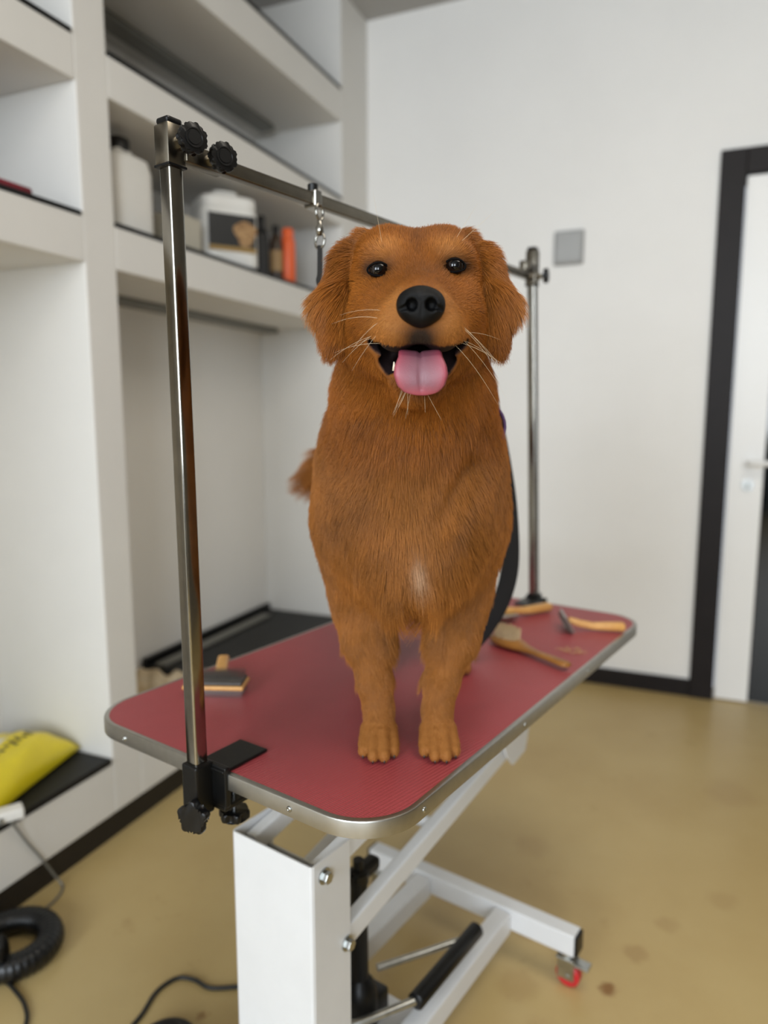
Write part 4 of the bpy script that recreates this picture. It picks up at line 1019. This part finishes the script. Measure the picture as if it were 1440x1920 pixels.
# nose leather from its own implicit surface
def nose_field(P):
    c = NOSE
    d = sd_ell(P, (c[0], c[1] - 0.001, c[2] + 0.004), (0.0225, 0.0165, 0.0165))
    for s in (-1, 1): d = smin(d, sd_ell(P, (c[0] + s * 0.0145, c[1] - 0.001, c[2] - 0.001), (0.0095, 0.0130, 0.0125)), 0.008)
    d = smin(d, sd_ell(P, (c[0], c[1] - 0.0005, c[2] - 0.009), (0.0150, 0.0125, 0.0125)), 0.008)
    for s in (-1, 1):
        d = smax(d, -sd_ell(P, (c[0] + s * 0.0100, c[1] - 0.0165, c[2] - 0.0005), (0.0058, 0.0095, 0.0066)), 0.003)
        d = smax(d, -sd_cone(P, (c[0] + s * 0.0125, c[1] - 0.0165, c[2] - 0.002), (c[0] + s * 0.0215, c[1] - 0.0100, c[2] - 0.0045), 0.0034, 0.0016), 0.002)
    d = smax(d, -sd_cone(P, (c[0], c[1] - 0.0180, c[2] - 0.001), (c[0], c[1] - 0.0125, c[2] - 0.025), 0.0010, 0.0014), 0.0025)
    return d
nx_ = np.linspace(NOSE[0] - 0.03, NOSE[0] + 0.03, 62).astype(f32); ny_ = np.linspace(NOSE[1] - 0.024, NOSE[1] + 0.022, 48).astype(f32); nz_ = np.linspace(NOSE[2] - 0.028, NOSE[2] + 0.026, 56).astype(f32)
Vn, Qn = surface_nets(nose_field((nx_[:, None, None], ny_[None, :, None], nz_[None, None, :])).astype(f32) + np.zeros((62, 48, 56), f32), nx_, ny_, nz_)
me = bpy.data.meshes.new('nose'); me.from_pydata(Vn.tolist(), [], Qn.tolist()); me.update(); me.polygons.foreach_set('use_smooth', [True] * len(me.polygons))
M_NOSE = material('nose_leather', (6, 6, 7), 0.40, bump=0.35, bump_scale=1300, spec=0.18)
me.materials.append(M_NOSE); link(bpy.data.objects.new('nose', me), dog)

# tongue
def tongue_mesh():
    global TCOL
    TCOL = []
    path = smooth_path([(HX + 0.0005, -0.125, 0.546), (HX + 0.0005, -0.170, 0.5495), (HX + 0.0005, -0.200, 0.5500), (HX + 0.0005, -0.216, 0.543), (HX + 0.0005, -0.2225, 0.531), (HX + 0.001, -0.2235, 0.518), (HX + 0.0015, -0.2205, 0.5065)], 8)
    n = len(path); bm = bmesh.new(); rows = []; m = 18
    for i, p in enumerate(path):
        t = i / (n - 1)
        tt = (path[min(i + 1, n - 1)] - path[max(i - 1, 0)]).normalized(); nr = Vector((1, 0, 0)).cross(tt).normalized()
        if nr.z < 0 and t < 0.5: nr = -nr
        if t >= 0.5 and nr.y > 0: nr = -nr
        w = float(np.interp(t, [0, 0.3, 0.5, 0.62, 0.72, 0.86, 0.95, 0.985, 1.0], [0.020, 0.0225, 0.0235, 0.0275, 0.0285, 0.0250, 0.0190, 0.0130, 0.006]))
        th = float(np.interp(t, [0, 0.8, 0.95, 1], [0.0045, 0.0036, 0.0030, 0.0018]))
        ring = []
        for j in range(m + 1):
            a = -1 + 2 * j / m; prof = math.sqrt(max(0, 1 - abs(a) ** 4))
            g = 0.0022 * math.exp(-(a / 0.09) ** 2) * (1 if t < 0.93 else 0.4); cup = 0.0045 * a * a * math.sin(math.pi * min(1, t * 1.05))
            ring.append(p + Vector((a * w, 0, 0)) + nr * (th * prof - g + cup))
        back = [p + Vector(((-1 + 2 * j / m) * w, 0, 0)) + nr * (-th * 0.8 * math.sqrt(max(0, 1 - abs(-1 + 2 * j / m) ** 4)) + 0.0045 * (-1 + 2 * j / m) ** 2 * math.sin(math.pi * min(1, t * 1.05))) for j in range(m - 1, 0, -1)]
        aa = [-1 + 2 * j / m for j in range(m + 1)] + [-1 + 2 * j / m for j in range(m - 1, 0, -1)]
        e_ = min(1.0, max(0.0, (t - 0.82) / 0.15))
        for a in aa:
            k_ = max(min(1.0, abs(a) ** 2.2 * 1.1), e_); TCOL.append([0.215 + 0.15 * k_ - 0.05 * (t < 0.5), 0.088 - 0.008 * k_ - 0.03 * (t < 0.5), 0.110 - 0.002 * k_ - 0.03 * (t < 0.5), 1])
        rows.append([bm.verts.new(v) for v in ring + back])
    k = len(rows[0])
    for A, B in zip(rows, rows[1:]):
        for j in range(k): bm.faces.new((A[j], A[(j + 1) % k], B[(j + 1) % k], B[j]))
    bm.faces.new(rows[0]); bm.faces.new(rows[-1][::-1]); return bm
M_TONGUE = material('tongue_pink', (160, 84, 98), 0.42, rgb2=(176, 98, 110), scale=55, bump=0.14, bump_scale=900, spec=0.45)
M_TONGUE.node_tree.nodes['Principled BSDF'].inputs['Subsurface Weight'].default_value = 0.15
M_TONGUE.node_tree.nodes['Principled BSDF'].inputs['Subsurface Radius'].default_value = (0.006, 0.002, 0.0015)
to = mesh_obj('tongue', tongue_mesh(), M_TONGUE, dog, smooth=True)
ca = to.data.color_attributes.new('coat', 'FLOAT_COLOR', 'POINT'); ca.data.foreach_set('color', np.array(TCOL, dtype=f32).ravel())
nt = M_TONGUE.node_tree; an = nt.nodes.new('ShaderNodeAttribute'); an.attribute_name = 'coat'; nt.links.new(an.outputs['Color'], nt.nodes['Principled BSDF'].inputs['Base Color'])
M_TOOTH = material('tooth_ivory', (226, 214, 190), 0.3)
for s in (-1, 1):
    mesh_obj('tooth', cyl((HX + s * 0.0265, -0.186, 0.534), (HX + s * 0.0270, -0.187, 0.5435), 0.0026, 0.0008, n=10), M_TOOTH, dog, smooth=True)
# claws
M_CLAW = material('claw_dark', (26, 20, 18), 0.35)
for px_, base in ((LEGF[0], 0.0), (LEGF[1], 0.0), (-0.045, 0.334), (0.104, 0.334)):
    for ox, oy in TOES:
        bm = bmesh.new(); x0, y0 = px_ + ox * 1.02, base + oy - 0.0070
        add_sweep(bm, smooth_path([(x0, y0 + 0.004, 0.0085), (x0, y0 - 0.001, 0.0078), (x0, y0 - 0.0036, 0.0050), (x0, y0 - 0.0048, 0.0022)], 3), circle(0.0020, 8), scale=[1, 1, 1, 0.98, 0.95, 0.9, 0.8, 0.65, 0.5, 0.3])
        mesh_obj('claw', bm, M_CLAW, dog, smooth=True)
# whiskers
rw = np.random.default_rng(5); bm = bmesh.new()
for s in (-1, 1):
    for k in range(8):
        p0 = np.array((HX + s * rw.uniform(0.026, 0.046), rw.uniform(-0.215, -0.185), rw.uniform(0.560, 0.592)))
        L = rw.uniform(0.035, 0.075); d = np.array((s * rw.uniform(0.7, 1.0), rw.uniform(-0.1, 0.35), rw.uniform(-0.75, 0.25))); d /= np.linalg.norm(d)
        q = [p0 + d * L * t + np.array((0, 0, -0.30 * L * t * t)) for t in np.linspace(0, 1, 7)]
        add_sweep(bm, q, circle(0.00012, 5), scale=[1, 1, 0.95, 0.85, 0.7, 0.5, 0.25])
for k in range(9):
    s = rw.choice((-1, 1)); p0 = np.array((HX + s * rw.uniform(0.004, 0.02), -0.192, rw.uniform(0.508, 0.522))); L = rw.uniform(0.02, 0.04)
    d = np.array((s * rw.uniform(0, 0.6), -0.35, -1)); d /= np.linalg.norm(d)
    add_sweep(bm, [p0 + d * L * t for t in np.linspace(0, 1, 5)], circle(0.00013, 4), scale=[1, 1, 0.8, 0.6, 0.3])
for s, p0, e in ((-1, (-0.036, -0.150, 0.676), (-0.01, -0.02, 0.05)), (1, (0.048, -0.150, 0.684), (0.02, -0.02, 0.03)), (1, (0.054, -0.150, 0.680), (0.035, -0.02, 0.028))):
    p0 = np.array(p0); e = np.array(e); add_sweep(bm, [p0 + e * t for t in np.linspace(0, 1, 5)], circle(0.00013, 4), scale=[1, 1, 0.8, 0.6, 0.3])
wo = mesh_obj('whiskers', bm, material('whisker_pale', (226, 206, 170), 0.35), dog); wo['kind'] = 'stuff'

# ---------------------------------------------------------------- straps
def DW(x, y, z): return Matrix.Translation(DOG_LOC) @ Matrix.Rotation(YAW, 4, 'Z') @ Vector((x, y, z))
bm = bmesh.new(); cp = TM @ (bar_pt(-0.30) + Vector((0.013, 0, -0.07)))
path = smooth_path([cp, cp + (DW(-0.125, 0.05, 0.66) - cp) * 0.35 + Vector((0, 0, -0.016)), cp + (DW(-0.125, 0.05, 0.66) - cp) * 0.7 + Vector((0, 0, -0.012)), DW(-0.105, 0.045, 0.640), DW(-0.07, 0.06, 0.59), DW(-0.03, 0.09, 0.56)], 8)
add_sweep(bm, path, rrect(0.008, 0.004, 0.0015, 3)); o = mesh_obj('noose', bm, M_WEB, None, smooth=True, auto=50); tag(o, 'thin black noose hanging from the bar clip to behind the dog neck', 'noose')
bm = bmesh.new()
path = smooth_path([TM @ (bar_pt(0.10) + Vector((0.012, 0, -0.012))), DW(0.12, 0.36, 0.66), DW(0.165, 0.36, 0.50), DW(0.192, 0.36, 0.38), DW(0.205, 0.36, 0.29), DW(0.209, 0.36, 0.20), DW(0.196, 0.36, 0.135), DW(0.168, 0.36, 0.080), DW(0.135, 0.365, 0.036), DW(0.115, 0.40, 0.010), DW(0.105, 0.46, 0.0045), DW(0.10, 0.52, 0.0045)], 8)

YD = Matrix.Rotation(YAW, 3, 'Z') @ Vector((0, 1, 0))
add_sweep(bm, path, rrect(0.034, 0.005, 0.002, 3), up=YD)
o = mesh_obj('belly_strap', bm, M_WEB, None, smooth=True, auto=50); tag(o, 'wide black belly strap hanging beside the dog flank down to the red mat', 'strap')
# purple neck strap: a band around the base of the neck, mostly under the fur
NAX = Vector((0, 0.587, -0.81)); NE2 = Vector((0, 0.81, 0.587)); ring = []
for i in range(48):
    a = 2 * math.pi * i / 48; ring.append(Vector((0.017, 0.066, 0.458)) + Vector((0.1235 * math.cos(a), 0, 0)) + NE2 * (0.108 * math.sin(a)))
bm = bmesh.new(); add_sweep(bm, ring, rrect(0.004, 0.048, 0.0015, 3), up=NAX, closed=True)
o = mesh_obj('neck_band', bm, material('purple_webbing', (72, 46, 88), 0.8, var=0.1, scale=120), dog, smooth=True, auto=50); o['label'] = 'purple webbing neck band'
